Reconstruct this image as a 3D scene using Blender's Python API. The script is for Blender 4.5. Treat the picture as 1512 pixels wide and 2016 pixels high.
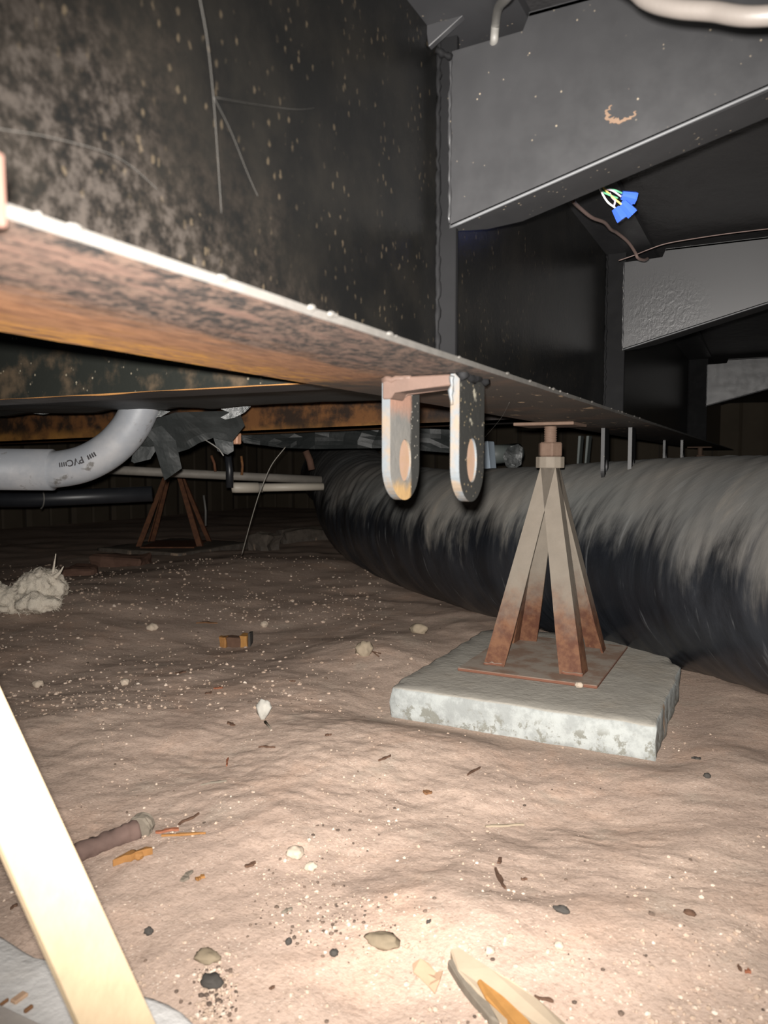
import bpy, bmesh, math, random
from mathutils import Vector, Matrix, noise
random.seed(7)
for o in list(bpy.data.objects): bpy.data.objects.remove(o, do_unlink=True)
SC = bpy.context.scene; COL = SC.collection

# ------------------------------------------------------------------ camera, light, exposure
F, CX, CY, VP, CZ = 1500.0, 756.0, 1008.0, (1512.0, 908.0), 0.36
TH = math.atan((CY - VP[1]) / F)
def ray0(px, py):
    x, y, z = (px - CX) / F, 1.0, (CY - py) / F
    c, s = math.cos(TH), math.sin(TH)
    return Vector((x, y * c + z * s, -y * s + z * c))
_v = ray0(*VP); YAW = math.atan2(_v.x, _v.y)
def ray(px, py):
    r = ray0(px, py); c, s = math.cos(YAW), math.sin(YAW)
    return Vector((r.x * c - r.y * s, r.x * s + r.y * c, r.z))
CAM = Vector((0, 0, CZ))
def Pz(px, py, z): r = ray(px, py); return CAM + r * ((z - CZ) / r.z)
def Px(px, py, x): r = ray(px, py); return CAM + r * (x / r.x)
def Py(px, py, y): r = ray(px, py); return CAM + r * (y / r.y)
def Pd(px, py, d): return CAM + ray(px, py) * (d / ray0(px, py).y)

cam = bpy.data.cameras.new('camera'); camo = bpy.data.objects.new('camera', cam); COL.objects.link(camo)
cam.sensor_fit = 'VERTICAL'; cam.sensor_height = 36.0; cam.lens = 36.0 * F / 2016.0
cam.clip_start = 0.01; cam.dof.use_dof = True; cam.dof.focus_distance = 1.15; cam.dof.aperture_fstop = 13.0; camo.location = CAM
camo.rotation_euler = (math.pi / 2 - TH, 0, YAW); SC.camera = camo

fl = bpy.data.lights.new('camera_flash', 'SPOT'); flo = bpy.data.objects.new('camera_flash', fl); COL.objects.link(flo)
fl.energy = 142; fl.color = (1.0, 0.955, 0.905); fl.spot_size = math.radians(98); fl.spot_blend = 1.0; fl.shadow_soft_size = 0.005
flo.location = CAM + Vector((-0.005 * math.cos(YAW), -0.005 * math.sin(YAW), 0.013))
flo.rotation_euler = (math.pi / 2 - TH + math.radians(1), 0, YAW - math.radians(4))

w = bpy.data.worlds.new('world'); SC.world = w; w.use_nodes = True
w.node_tree.nodes['Background'].inputs[0].default_value = (0.80, 0.88, 1.0, 1)
w.node_tree.nodes['Background'].inputs[1].default_value = 0.075
SC.view_settings.view_transform = 'Standard'; SC.view_settings.look = 'None'
SC.view_settings.exposure = 0.0; SC.view_settings.gamma = 1.0; SC.view_settings.use_curve_mapping = False

# ------------------------------------------------------------------ materials
class N:
    def __init__(s, name, rough=0.6, spec=0.5, metal=0.0):
        s.m = bpy.data.materials.new(name); s.m.use_nodes = True
        s.t = s.m.node_tree; s.b = s.t.nodes['Principled BSDF']
        s.b.inputs['Roughness'].default_value = rough; s.b.inputs['Metallic'].default_value = metal
        s.b.inputs['Specular IOR Level'].default_value = spec
        s.tc = s.t.nodes.new('ShaderNodeTexCoord'); s.geo = None
    def n(s, k): return s.t.nodes.new(k)
    def l(s, a, b): s.t.links.new(a, b)
    def set(s, sock, v):
        if hasattr(v, 'links') or isinstance(v, bpy.types.NodeSocket): s.l(v, sock)
        else: sock.default_value = v
    def pos(s):
        if not s.geo: s.geo = s.n('ShaderNodeNewGeometry')
        return s.geo.outputs['Position']
    def nrm(s): s.pos(); return s.geo.outputs['Normal']
    def co(s, scale=(1, 1, 1), src=None, rot=(0, 0, 0)):
        mp = s.n('ShaderNodeMapping'); mp.inputs['Scale'].default_value = scale; mp.inputs['Rotation'].default_value = rot
        s.l(src or s.tc.outputs['Object'], mp.inputs['Vector']); return mp.outputs[0]
    def noise(s, scale, detail=4, co=None, rough=0.6, dist=0.0):
        k = s.n('ShaderNodeTexNoise'); k.inputs['Scale'].default_value = scale; k.inputs['Detail'].default_value = detail
        k.inputs['Roughness'].default_value = rough; k.inputs['Distortion'].default_value = dist
        s.l(co or s.tc.outputs['Object'], k.inputs['Vector']); return k.outputs['Fac']
    def voro(s, scale, co=None, feat='F1'):
        k = s.n('ShaderNodeTexVoronoi'); k.inputs['Scale'].default_value = scale; k.feature = feat
        s.l(co or s.tc.outputs['Object'], k.inputs['Vector']); return k.outputs['Distance']
    def rng(s, v, a, b, c=0.0, d=1.0):
        k = s.n('ShaderNodeMapRange'); k.interpolation_type = 'SMOOTHSTEP'; s.l(v, k.inputs[0])
        for i, q in enumerate((a, b, c, d)): k.inputs[i + 1].default_value = q
        return k.outputs[0]
    def math(s, op, a, b=0.0):
        k = s.n('ShaderNodeMath'); k.operation = op; s.set(k.inputs[0], a); s.set(k.inputs[1], b); return k.outputs[0]
    def sep(s, v):
        k = s.n('ShaderNodeSeparateXYZ'); s.l(v, k.inputs[0]); return k.outputs
    def mix(s, f, a, b):
        k = s.n('ShaderNodeMix'); k.data_type = 'RGBA'; s.set(k.inputs[0], f)
        for i, q in ((6, a), (7, b)):
            if isinstance(q, tuple): k.inputs[i].default_value = (*q, 1) if len(q) == 3 else q
            else: s.l(q, k.inputs[i])
        return k.outputs[2]
    def color(s, c):
        if isinstance(c, tuple): s.b.inputs['Base Color'].default_value = (*c, 1)
        else: s.l(c, s.b.inputs['Base Color'])
    def rough(s, v): s.set(s.b.inputs['Roughness'], v)
    def bump(s, h, strength=0.3, dist=0.002):
        k = s.n('ShaderNodeBump'); k.inputs['Strength'].default_value = strength; k.inputs['Distance'].default_value = dist
        s.l(h, k.inputs['Height']); s.l(k.outputs[0], s.b.inputs['Normal'])
MT = {}
def reg(k, n): MT[k] = n.m; return n

def black_paint(key, base, specks=0.0, dusty=0.0, rough=0.42, spec=0.5):
    m = N(key, rough, spec)
    big = m.noise(6, 3); fine = m.noise(40, 3)
    c = m.mix(m.rng(big, .35, .7), base, tuple(v * 1.3 + .001 for v in base))
    if dusty: c = m.mix(m.math('MULTIPLY', m.rng(m.noise(24, 6), .5, .72), dusty), c, (.16, .125, .095))
    if specks:
        v = m.voro(170); sp = m.math('MULTIPLY', m.rng(v, .16, .08), m.rng(m.noise(60, 2), .52, .62))
        c = m.mix(m.math('MULTIPLY', sp, specks), c, (.38, .31, .22))
    m.color(c); m.rough(m.rng(fine, .3, .7, rough - .03, rough + .05)); m.bump(m.noise(45, 3), .04, .002)
    return reg(key, m)
black_paint('paint', (.0150, .0150, .0158), .4, .0, .42, .45)
black_paint('paint_dark', (.014, .014, .015), .3, .0, .45, .4)
black_paint('paint_black', (.0035, .0035, .0038), .0, .0, .75, .1)
m = N('paint_wrinkled', .44, .45); c = m.mix(m.noise(8, 3), (.0145, .0145, .0155), (.019, .019, .020)); m.color(c)
d = m.n('ShaderNodeVectorMath'); d.operation = 'DISTANCE'; m.l(m.tc.outputs['Object'], d.inputs[0]); d.inputs[1].default_value = (.062, 0, .05)
m.bump(m.math('MULTIPLY', m.noise(110, 4, m.co((1.6, 1, 1)), .6, .8), m.rng(d.outputs['Value'], .085, .02)), .22, .003); reg('paint_wrinkled', m)
# web of the main beam: black paint, brown dirt patches whose diagonal limit paints in the flash light's edge
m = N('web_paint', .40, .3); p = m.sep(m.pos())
h = m.math('ADD', m.math('MULTIPLY', p[1], -.55), m.math('MULTIPLY', p[2], -1.0))   # browner low down and towards the near end, along the painted flash edge
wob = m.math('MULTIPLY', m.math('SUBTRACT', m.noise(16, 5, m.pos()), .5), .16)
flash_band = m.rng(m.math('ADD', h, wob), -.72, -.57)
dirt = m.math('MULTIPLY', flash_band, m.rng(m.noise(130, 6, m.pos(), .7), .36, .68))  # dirt patches, kept inside the painted flash-light area
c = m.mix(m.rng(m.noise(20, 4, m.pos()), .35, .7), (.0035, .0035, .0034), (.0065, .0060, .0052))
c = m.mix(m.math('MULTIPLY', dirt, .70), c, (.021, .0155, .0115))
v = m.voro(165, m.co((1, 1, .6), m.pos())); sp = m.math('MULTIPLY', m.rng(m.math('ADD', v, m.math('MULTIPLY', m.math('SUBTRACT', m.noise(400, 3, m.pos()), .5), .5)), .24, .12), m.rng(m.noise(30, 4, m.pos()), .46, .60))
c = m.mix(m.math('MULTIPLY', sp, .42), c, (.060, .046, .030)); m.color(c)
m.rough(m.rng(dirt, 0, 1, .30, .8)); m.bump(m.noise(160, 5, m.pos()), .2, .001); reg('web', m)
# underside of the flange: flaking paint over rust
m = N('flange_rust', .62, .3); p = m.sep(m.pos())
st = m.co((6, 1, 6), m.pos())
far = m.rng(m.math('ADD', p[0], m.math('MULTIPLY', m.math('SUBTRACT', m.noise(14, 5, st), .5), .07)), -.225, -.262)
yel = m.rng(m.math('ADD', p[0], m.math('MULTIPLY', m.math('SUBTRACT', m.noise(30, 5, st), .5), .10)), -.27, -.315)
flake = m.rng(m.math('ADD', m.math('MULTIPLY', m.noise(95, 7, m.co((1, .7, 1), m.pos()), .75), .5), m.math('MULTIPLY', m.noise(320, 5, m.pos(), .7), .5)), .46, .55)
pink = m.mix(m.noise(40, 4, st), (.068, .039, .029), (.115, .070, .053))
paint = m.mix(flake, (.009, .008, .0075), (.080, .052, .039))
rust = m.mix(m.rng(m.noise(60, 6, st), .3, .7), (.09, .040, .020), (.185, .090, .044))
rust = m.mix(m.math('MULTIPLY', yel, m.rng(m.noise(55, 5, st), .38, .6)), rust, (.30, .145, .030))
c = m.mix(far, m.mix(m.rng(m.noise(18, 4, st), .5, .7), paint, pink), rust)
dark = m.mix(m.rng(m.noise(70, 6, m.co((1, .35, 1), m.pos())), .62, .68), (.022, .016, .012), (.30, .22, .14))
dark = m.mix(m.rng(m.noise(12, 4, m.pos()), .45, .7), dark, (.05, .028, .017))
yb = m.math('ADD', p[1], m.math('MULTIPLY', m.math('SUBTRACT', m.noise(22, 5, m.pos()), .5), .22))
c = m.mix(m.rng(yb, .46, .56), c, dark); m.color(c); m.bump(m.noise(120, 6, st), .7, .0015); reg('flange', m)
m = N('edge_dust', .7, .3); c = m.mix(m.noise(120, 5), (.030, .028, .025), (.060, .056, .051)); m.color(c); reg('edge', m)
# bare and rusty steels
m = N('bare_steel', .45, .5, .35); c = m.mix(m.rng(m.noise(90, 5), .4, .65), (.15, .165, .175), (.14, .11, .085)); m.color(c); m.bump(m.noise(200, 4), .3, .001); reg('steel', m)
m = N('hanger_dusty', .6, .3); o_ = m.sep(m.tc.outputs['Object'])
f1 = m.rng(m.math('ADD', o_[1], m.math('MULTIPLY', m.math('SUBTRACT', m.noise(60, 5), .5), .010)), .008, .0125)
f2 = m.rng(m.math('ADD', o_[2], m.math('MULTIPLY', m.math('SUBTRACT', m.noise(70, 5), .5), .02)), -.070, -.082)
f3 = m.rng(m.math('ADD', o_[2], m.math('MULTIPLY', m.math('SUBTRACT', m.noise(60, 5), .5), .02)), -.032, -.018)
c = m.mix(m.noise(70, 5), (.055, .055, .053), (.09, .084, .075)); c = m.mix(f3, c, (.13, .075, .055)); c = m.mix(f2, c, (.17, .11, .05))
bl = m.mix(m.rng(m.voro(260), .22, .1), (.014, .014, .013), (.16, .15, .13)); c = m.mix(f1, c, bl); m.color(c); m.bump(m.noise(200, 5), .4, .001); reg('hanger_dusty', m)
m = N('hanger_black', .4, .5); v = m.rng(m.voro(230), .22, .08); k = m.rng(m.noise(55, 6, None, .7), .57, .63)
c = m.mix(m.math('MULTIPLY', v, .6), (.012, .012, .011), (.22, .17, .10)); c = m.mix(m.math('MULTIPLY', k, .55), c, (.25, .23, .18)); m.color(c); m.bump(m.noise(180, 5), .4, .001); reg('hanger_black', m)
m = N('bushing', .6, .3); c = m.mix(m.noise(150, 4), (.17, .115, .095), (.15, .095, .05)); m.color(c); reg('bushing', m)
def rusty(key, lo, mid, hi, z0, z1, dustk=.8):
    m = N(key, .75, .25); p = m.sep(m.pos())
    t = m.rng(m.math('ADD', p[2], m.math('MULTIPLY', m.math('SUBTRACT', m.noise(40, 5), .5), .10)), z0, z1)
    r = m.mix(m.rng(m.noise(60, 6), .35, .65), lo, mid); d = m.mix(m.noise(50, 4), hi, tuple(v * .72 for v in hi))
    m.color(m.mix(m.math('MULTIPLY', t, dustk), r, d)); m.bump(m.noise(150, 6), .35, .001); return reg(key, m)
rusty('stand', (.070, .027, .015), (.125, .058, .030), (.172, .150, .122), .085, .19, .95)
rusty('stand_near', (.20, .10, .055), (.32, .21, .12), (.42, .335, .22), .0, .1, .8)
m = N('plate', .85, .2); nz_ = m.sep(m.nrm())[2]; P = m.pos()
c = m.mix(m.rng(m.noise(26, 5, P), .40, .62), (.24, .205, .17), (.185, .125, .092)); c = m.mix(m.rng(nz_, .5, .9), (.125, .055, .035), c); m.color(c); m.bump(m.noise(120, 5), .3, .001); reg('plate', m)
rusty('screw', (.085, .044, .028), (.12, .072, .050), (.125, .088, .066), .0, .4, .6)
rusty('rust_dark', (.10, .045, .02), (.19, .085, .03), (.16, .09, .05), .3, .6, .4)
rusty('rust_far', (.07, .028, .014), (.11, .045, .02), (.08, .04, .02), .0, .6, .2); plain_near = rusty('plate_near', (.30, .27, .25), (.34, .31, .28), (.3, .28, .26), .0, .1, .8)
m = N('cross_rust', .75, .2); p = m.sep(m.pos())
low = m.rng(m.math('ADD', p[2], m.math('MULTIPLY', m.math('SUBTRACT', m.noise(18, 5), .5), .05)), .452, .425)
c = m.mix(m.rng(m.noise(16, 6), .42, .62), (.020, .012, .008), (.115, .050, .018)); c = m.mix(m.math('MULTIPLY', low, m.rng(m.noise(9, 4), .35, .6)), c, (.24, .115, .03))
c = m.mix(m.rng(p[0], -.75, -.5), c, (.016, .013, .012)); m.color(c); m.bump(m.noise(90, 5), .4, .002); reg('cross_rust', m)
m = N('cross_web', .5, .4); c = m.mix(m.rng(m.noise(22, 6), .48, .70), (.008, .009, .0075), (.050, .036, .023)); v = m.math('MULTIPLY', m.rng(m.voro(120), .2, .1), m.rng(m.noise(30, 3), .5, .6))
m.color(m.mix(m.math('MULTIPLY', v, .6), c, (.22, .19, .14))); m.bump(m.noise(120, 5), .25, .001); reg('cross_web', m)
# ground
m = N('dirt', .95, .1); P = m.pos()
c = m.mix(m.rng(m.noise(2.6, 6, P), .35, .68), (.330, .248, .200), (.425, .325, .262))
c = m.mix(m.math('MULTIPLY', m.rng(m.noise(7, 6, P, .65, .6), .48, .70), .7), c, (.410, .285, .215))
c = m.mix(m.math('MULTIPLY', m.rng(m.noise(11, 5, P), .55, .72), .45), c, (.320, .275, .225))
c = m.mix(m.rng(m.noise(260, 4, P), .45, .72, 0, .5), c, (.20, .145, .108))
g = m.math('MULTIPLY', m.rng(m.voro(230, P), .26, .12), m.rng(m.noise(45, 4, P), .46, .60)); c = m.mix(m.math('MULTIPLY', g, .55), c, (.60, .52, .44))
m.color(c)
hb = m.math('ADD', m.math('MULTIPLY', m.noise(60, 6, P, .65), 1.0), m.math('MULTIPLY', m.noise(330, 4, P, .7), .45)); m.bump(hb, .5, .0035); reg('dirt', m)
m = N('pebble', .85, .2); a = m.n('ShaderNodeAttribute'); a.attribute_name = 'tone'
k = m.n('ShaderNodeValToRGB'); m.l(a.outputs['Fac'], k.inputs[0]); e = k.color_ramp.elements
e[0].position = 0; e[0].color = (.06, .045, .036, 1); e[1].position = 1; e[1].color = (.50, .43, .36, 1)
for ps, cc in ((.12, (.12, .085, .065, 1)), (.2, (.30, .225, .17, 1)), (.7, (.36, .275, .215, 1)), (.92, (.42, .34, .275, 1))):
    q = e.new(ps); q.color = cc
m.color(k.outputs[0]); reg('pebble', m)
def concrete(key, top, side, blotch, zside):
    m = N(key, .9, .15); P = m.pos(); nz = m.sep(m.nrm())[2]
    t = m.mix(m.rng(m.noise(30, 5, P), .3, .7), top, tuple(v * .86 for v in top)); t = m.mix(m.math('MULTIPLY', m.rng(m.noise(8, 4, P), .5, .75), .5), t, (.27, .23, .18))
    z = m.sep(P)[2]; hole = m.math('MULTIPLY', m.rng(m.noise(58, 5, P, .7), .52, .60), m.rng(z, zside + .014, zside - .006))
    s_ = m.mix(m.rng(m.noise(24, 6, P, .7), .42, .6), side, tuple(v * .74 for v in side)); s_ = m.mix(hole, s_, blotch)
    s_ = m.mix(m.rng(m.noise(13, 4, m.co((1, 1, .3), P)), .62, .68), s_, (.27, .20, .145))
    m.color(m.mix(m.rng(nz, .55, .8), s_, t)); m.bump(m.noise(90, 6, P), .5, .003); return reg(key, m)
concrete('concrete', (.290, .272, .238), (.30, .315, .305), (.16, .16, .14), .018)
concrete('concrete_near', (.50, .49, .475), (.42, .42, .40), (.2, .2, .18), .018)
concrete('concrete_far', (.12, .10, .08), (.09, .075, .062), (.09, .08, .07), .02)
# duct: black plastic wrap, dust on top, wiped into streaks round the tube
m = N('duct', .42, .45); nz = m.sep(m.nrm())[2]; uv = m.tc.outputs['UV']
st = m.noise(1.0, 7, m.co((48, 3.4, 1), uv), .66, .5); st2 = m.noise(1.0, 5, m.co((9, 3.0, 1), uv), .6)
st3 = m.noise(1.0, 5, m.co((170, 6, 1), uv), .65)
tl = m.math('ADD', m.math('ADD', nz, m.math('MULTIPLY', m.math('SUBTRACT', st3, .5), 1.0)), m.math('ADD', m.math('MULTIPLY', m.math('SUBTRACT', st, .5), 1.25), m.math('MULTIPLY', m.math('SUBTRACT', st2, .5), .9)))
dust = m.rng(tl, -.02, .62)
bk = m.mix(m.rng(st, .35, .65), (.006, .007, .009), (.016, .018, .022))
sc = m.rng(m.noise(1.0, 6, m.co((220, 7, 1), uv, (0, 0, .12)), .6), .60, .70); bk = m.mix(m.math('MULTIPLY', sc, .5), bk, (.11, .115, .12))
dc = m.mix(m.rng(st2, .35, .65), (.112, .114, .108), (.158, .147, .130)); dc = m.mix(m.rng(st, .55, .75), dc, (.215, .192, .16))
ux = m.sep(uv)[0]; amt = m.math('MULTIPLY', m.math('MULTIPLY', dust, m.rng(ux, .62, .38, .42, 1.0)), m.rng(ux, .18, .30, .50, 1.0))
m.color(m.mix(amt, bk, dc)); m.rough(m.rng(dust, 0, 1, .36, .85))
m.bump(m.noise(1.0, 7, m.co((48, 3.4, 1), uv), .66, .5), .30, .008); reg('duct', m)
# plastics, pipes, cables
m = N('pvc_grey', .5, .4); c = m.mix(m.rng(m.noise(14, 5), .4, .7), (.175, .185, .20), (.235, .235, .24)); c = m.mix(m.rng(m.noise(30, 5), .62, .7), c, (.10, .095, .09)); m.color(c); m.bump(m.noise(60, 5), .2, .002); reg('pvc', m)
m = N('pvc_white', .6, .3); c = m.mix(m.rng(m.noise(12, 5), .4, .7), (.15, .138, .12), (.21, .19, .165)); m.color(c); reg('pvc_white', m)
m = N('pvc_cream', .5, .4); m.color(m.mix(m.noise(10, 3), (.42, .38, .32), (.33, .30, .25))); reg('pvc_cream', m)
m = N('ink', .7, .2); m.color((.03, .028, .03)); reg('ink', m)
m = N('poly_black', .55, .4); c = m.mix(m.rng(m.noise(8, 6), .45, .72), (.010, .012, .012), (.026, .029, .029)); m.color(c); m.bump(m.noise(14, 4), .35, .010); reg('poly', m)
m = N('poly_grey', .35, .6); m.color(m.mix(m.rng(m.noise(22, 6), .4, .62), (.05, .054, .054), (.15, .155, .155))); m.bump(m.noise(40, 6), .7, .01); reg('poly_grey', m)
m = N('black_tube', .4, .4); m.color(m.mix(m.noise(20, 4), (.008, .009, .011), (.02, .021, .024))); reg('black_tube', m)
def plain(key, col, rough=.55, spec=.4, var=.25, sc=40, metal=0):
    m = N(key, rough, spec, metal); m.color(m.mix(m.noise(sc, 4), col, tuple(min(1, v * (1 - var)) for v in col))); m.bump(m.noise(sc * 4, 4), .15, .001); return reg(key, m)
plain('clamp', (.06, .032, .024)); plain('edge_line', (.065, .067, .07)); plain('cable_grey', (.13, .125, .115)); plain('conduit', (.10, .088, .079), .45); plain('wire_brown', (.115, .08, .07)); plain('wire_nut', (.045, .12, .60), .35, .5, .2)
plain('wire_white', (.85, .85, .82)); plain('wire_yellow', (.80, .62, .16)); plain('wire_green', (.12, .42, .22)); plain('wire_lilac', (.55, .48, .60))
plain('wire_far', (.16, .15, .13)); plain('wood_pale', (.36, .29, .21), .85, .15, .35, 30); plain('wood_orange', (.34, .17, .05), .8, .2, .45, 60)
plain('bark', (.105, .060, .040), .9, .15, .5, 120); plain('bark_grey', (.17, .145, .115), .9, .15, .45, 120); plain('bark_red', (.23, .085, .045), .8, .2, .4, 120)
plain('rust_flake', (.26, .125, .04), .8, .2, .5, 90); plain('leaf', (.19, .095, .045), .8, .2, .5, 90); plain('ring_rust', (.115, .072, .046)); plain('leaf_pale', (.40, .27, .18), .8, .2, .3, 60)
plain('stone_pale', (.40, .33, .26), .9, .15, .3, 90); plain('stone_dark', (.05, .045, .04), .85, .2, .4, 90); plain('stone_olive', (.20, .16, .11), .9, .15, .4, 90)
plain('tuft_grey', (.36, .345, .31), 1.0, .05, .2, 90); plain('rust_stake', (.055, .036, .030), .9, .2, -1.2, 45); plain('clod', (.27, .22, .16), .95, .1, .3, 90); plain('brick', (.13, .075, .055), .9, .1, .4, 60); plain('white_plastic', (.42, .50, .58), .5, .4, .12, 20)
plain('copper', (.45, .24, .15), .5, .4, .3, 60); plain('skirting', (.085, .068, .048), .8, .2, .4, 9); plain('skirting_dark', (.05, .042, .034), .8, .2, .4, 9)
m = N('insulation', 1.0, .05); m.color(m.mix(m.noise(30, 6), (.60, .55, .46), (.46, .40, .33))); m.bump(m.noise(120, 6), .9, .006); reg('insulation', m)
m = N('belly', .55, .4); m.color(m.mix(m.noise(5, 6), (.010, .010, .011), (.022, .021, .021))); m.bump(m.noise(18, 6), .5, .01); reg('belly', m)
m = N('cobweb', .8, .2); m.color((.06, .057, .052)); m.b.inputs['Alpha'].default_value = .5; reg('cobweb', m)

# ------------------------------------------------------------------ builders
WLOC = {}
def link(name, me, mat, parent=None, smooth=False, origin=None):
    if mat is not None:
        for mm in (mat if isinstance(mat, (list, tuple)) else [mat]): me.materials.append(MT[mm])
    if smooth:
        for p_ in me.polygons: p_.use_smooth = True
    o = bpy.data.objects.new(name, me); COL.objects.link(o)
    if parent is not None:
        off = WLOC[parent.name]; me.transform(Matrix.Translation(-off)); o.parent = parent; WLOC[o.name] = off
    else:
        if origin is None:
            xs = [v.co for v in me.vertices]
            origin = Vector(((min(v.x for v in xs) + max(v.x for v in xs)) / 2, (min(v.y for v in xs) + max(v.y for v in xs)) / 2, min(v.z for v in xs)))
        origin = Vector(origin); me.transform(Matrix.Translation(-origin)); o.location = origin; WLOC[o.name] = origin
    return o
def tag(o, label=None, cat=None, group=None, kind=None):
    for k_, v_ in (('label', label), ('category', cat), ('group', group), ('kind', kind)):
        if v_: o[k_] = v_
    return o
def thing(name, loc, label, cat, group=None):
    o = bpy.data.objects.new(name, None); COL.objects.link(o); o.empty_display_size = .05
    o.location = loc; WLOC[o.name] = Vector(loc); return tag(o, label, cat, group)
def from_bm(name, bm, mat, parent=None, smooth=False, origin=None):
    me = bpy.data.meshes.new(name); bmesh.ops.recalc_face_normals(bm, faces=bm.faces); bm.to_mesh(me); bm.free()
    return link(name, me, mat, parent, smooth, origin)
def from_py(name, vs, fs, mat, parent=None, smooth=False, origin=None, recalc=True):
    me = bpy.data.meshes.new(name); me.from_pydata([tuple(v) for v in vs], [], fs)
    if recalc:
        bm = bmesh.new(); bm.from_mesh(me); bmesh.ops.recalc_face_normals(bm, faces=bm.faces); bm.to_mesh(me); bm.free()
    return link(name, me, mat, parent, smooth, origin)
def add_box(bm, lo, hi, bev=0.0, seg=1):
    vs = [bm.verts.new((x, y, z)) for x in (lo[0], hi[0]) for y in (lo[1], hi[1]) for z in (lo[2], hi[2])]
    fs = [(0, 1, 3, 2), (4, 6, 7, 5), (0, 4, 5, 1), (2, 3, 7, 6), (0, 2, 6, 4), (1, 5, 7, 3)]
    ff = [bm.faces.new([vs[i] for i in q]) for q in fs]
    if bev:
        es = list({e for f_ in ff for e in f_.edges}); bmesh.ops.bevel(bm, geom=es, offset=bev, segments=seg, affect='EDGES', profile=.6)
def box(name, lo, hi, mat, parent=None, bev=0.0, seg=1, **k):
    bm = bmesh.new(); add_box(bm, lo, hi, bev, seg); return from_bm(name, bm, mat, parent, **k)
def prism(name, prof, axis, a, b, mat, parent=None, bev=0.0, **k):
    """polygon prof (2D) extruded along an axis from a to b; the two profile coordinates fill the other axes in order"""
    def put(p_, t):
        q = list(p_); q.insert(axis, t); return q
    bm = bmesh.new(); A = [bm.verts.new(put(p_, a)) for p_ in prof]; B = [bm.verts.new(put(p_, b)) for p_ in prof]; n = len(prof)
    bm.faces.new(A); bm.faces.new(B[::-1])
    for i in range(n): bm.faces.new((A[i], B[i], B[(i + 1) % n], A[(i + 1) % n]))
    if bev: bmesh.ops.bevel(bm, geom=list(bm.edges), offset=bev, segments=1, affect='EDGES')
    return from_bm(name, bm, mat, parent, **k)
def catmull(pts, n):
    pts = [Vector(p_) for p_ in pts]; P_ = [pts[0] * 2 - pts[1]] + pts + [pts[-1] * 2 - pts[-2]]; out = []
    for i in range(1, len(P_) - 2):
        for j in range(n):
            t = j / n; a, b, c_, d = P_[i - 1:i + 3]
            out.append(.5 * ((2 * b) + (c_ - a) * t + (2 * a - 5 * b + 4 * c_ - d) * t * t + (3 * b - a - 3 * c_ + d) * t ** 3))
    return out + [pts[-1]]
def frames(path):
    fr = []; t = (path[1] - path[0]).normalized(); up = Vector((0, 0, 1)) if abs(t.z) < .9 else Vector((0, 1, 0))
    nrm = (up - t * up.dot(t)).normalized()
    for i, p_ in enumerate(path):
        t2 = (path[min(i + 1, len(path) - 1)] - path[max(i - 1, 0)]).normalized(); nrm = (nrm - t2 * nrm.dot(t2)).normalized()
        fr.append((p_, t2, nrm, t2.cross(nrm)))
    return fr
def add_tube(bm, path, r, seg=10, cap=True, rf=None):
    rings = []
    for i, (p_, t, a, b) in enumerate(frames([Vector(q) for q in path])):
        rr = r(i / (len(path) - 1)) if callable(r) else r
        rings.append([bm.verts.new(p_ + (a * math.cos(w_) + b * math.sin(w_)) * (rr if rf is None else rr * rf(i, w_))) for w_ in [2 * math.pi * j / seg for j in range(seg)]])
    for x, y in zip(rings, rings[1:]):
        for j in range(seg): bm.faces.new((x[j], x[(j + 1) % seg], y[(j + 1) % seg], y[j]))
    if cap: bm.faces.new(rings[0][::-1]); bm.faces.new(rings[-1])
def tube(name, path, r, mat, parent=None, seg=10, smooth=True, **k):
    bm = bmesh.new(); add_tube(bm, path, r, seg); return from_bm(name, bm, mat, parent, smooth, **k)
def weld(name, a, b, parent, mat='paint_black', r=.0025, seed=0):
    a, b = Vector(a), Vector(b); n = max(6, int((b - a).length / .004)); rnd = random.Random(seed)
    path = [a.lerp(b, i / n) + Vector([rnd.uniform(-1, 1) * r * .35 for _ in range(3)]) for i in range(n + 1)]; rr = [r * rnd.uniform(.55, 1.25) for _ in range(n + 2)]
    return tube(name, path, lambda t: rr[int(t * n)], mat, parent, 6)
def plate_hole(name, outline, hole, x0, x1, mats, parent):
    """plate in the YZ plane between x0 and x1 with a hole; mats = (face, edge)"""
    n = len(outline); bm = bmesh.new(); R = []
    for x in (x0, x1): R.append([[bm.verts.new((x, q[0], q[1])) for q in outline], [bm.verts.new((x, q[0], q[1])) for q in hole]])
    for i in range(n):
        j = (i + 1) % n
        for k in (0, 1): bm.faces.new((R[k][0][i], R[k][0][j], R[k][1][j], R[k][1][i])).material_index = 0
        for q in (0, 1): bm.faces.new((R[0][q][i], R[0][q][j], R[1][q][j], R[1][q][i])).material_index = 1
    return from_bm(name, bm, mats, parent)
def jitter(bm, amp, sc, seed=0):
    for v in bm.verts:
        q = v.co * sc + Vector((seed, seed * 1.7, 0)); v.co += Vector((noise.noise(q), noise.noise(q + Vector((9, 3, 1))), noise.noise(q + Vector((2, 7, 5))))) * amp
def copy_tree(o, parent=None):
    c = o.copy(); COL.objects.link(c); c.parent = parent
    for ch in [q for q in bpy.data.objects if q.parent == o]: copy_tree(ch, c)
    return c

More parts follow.
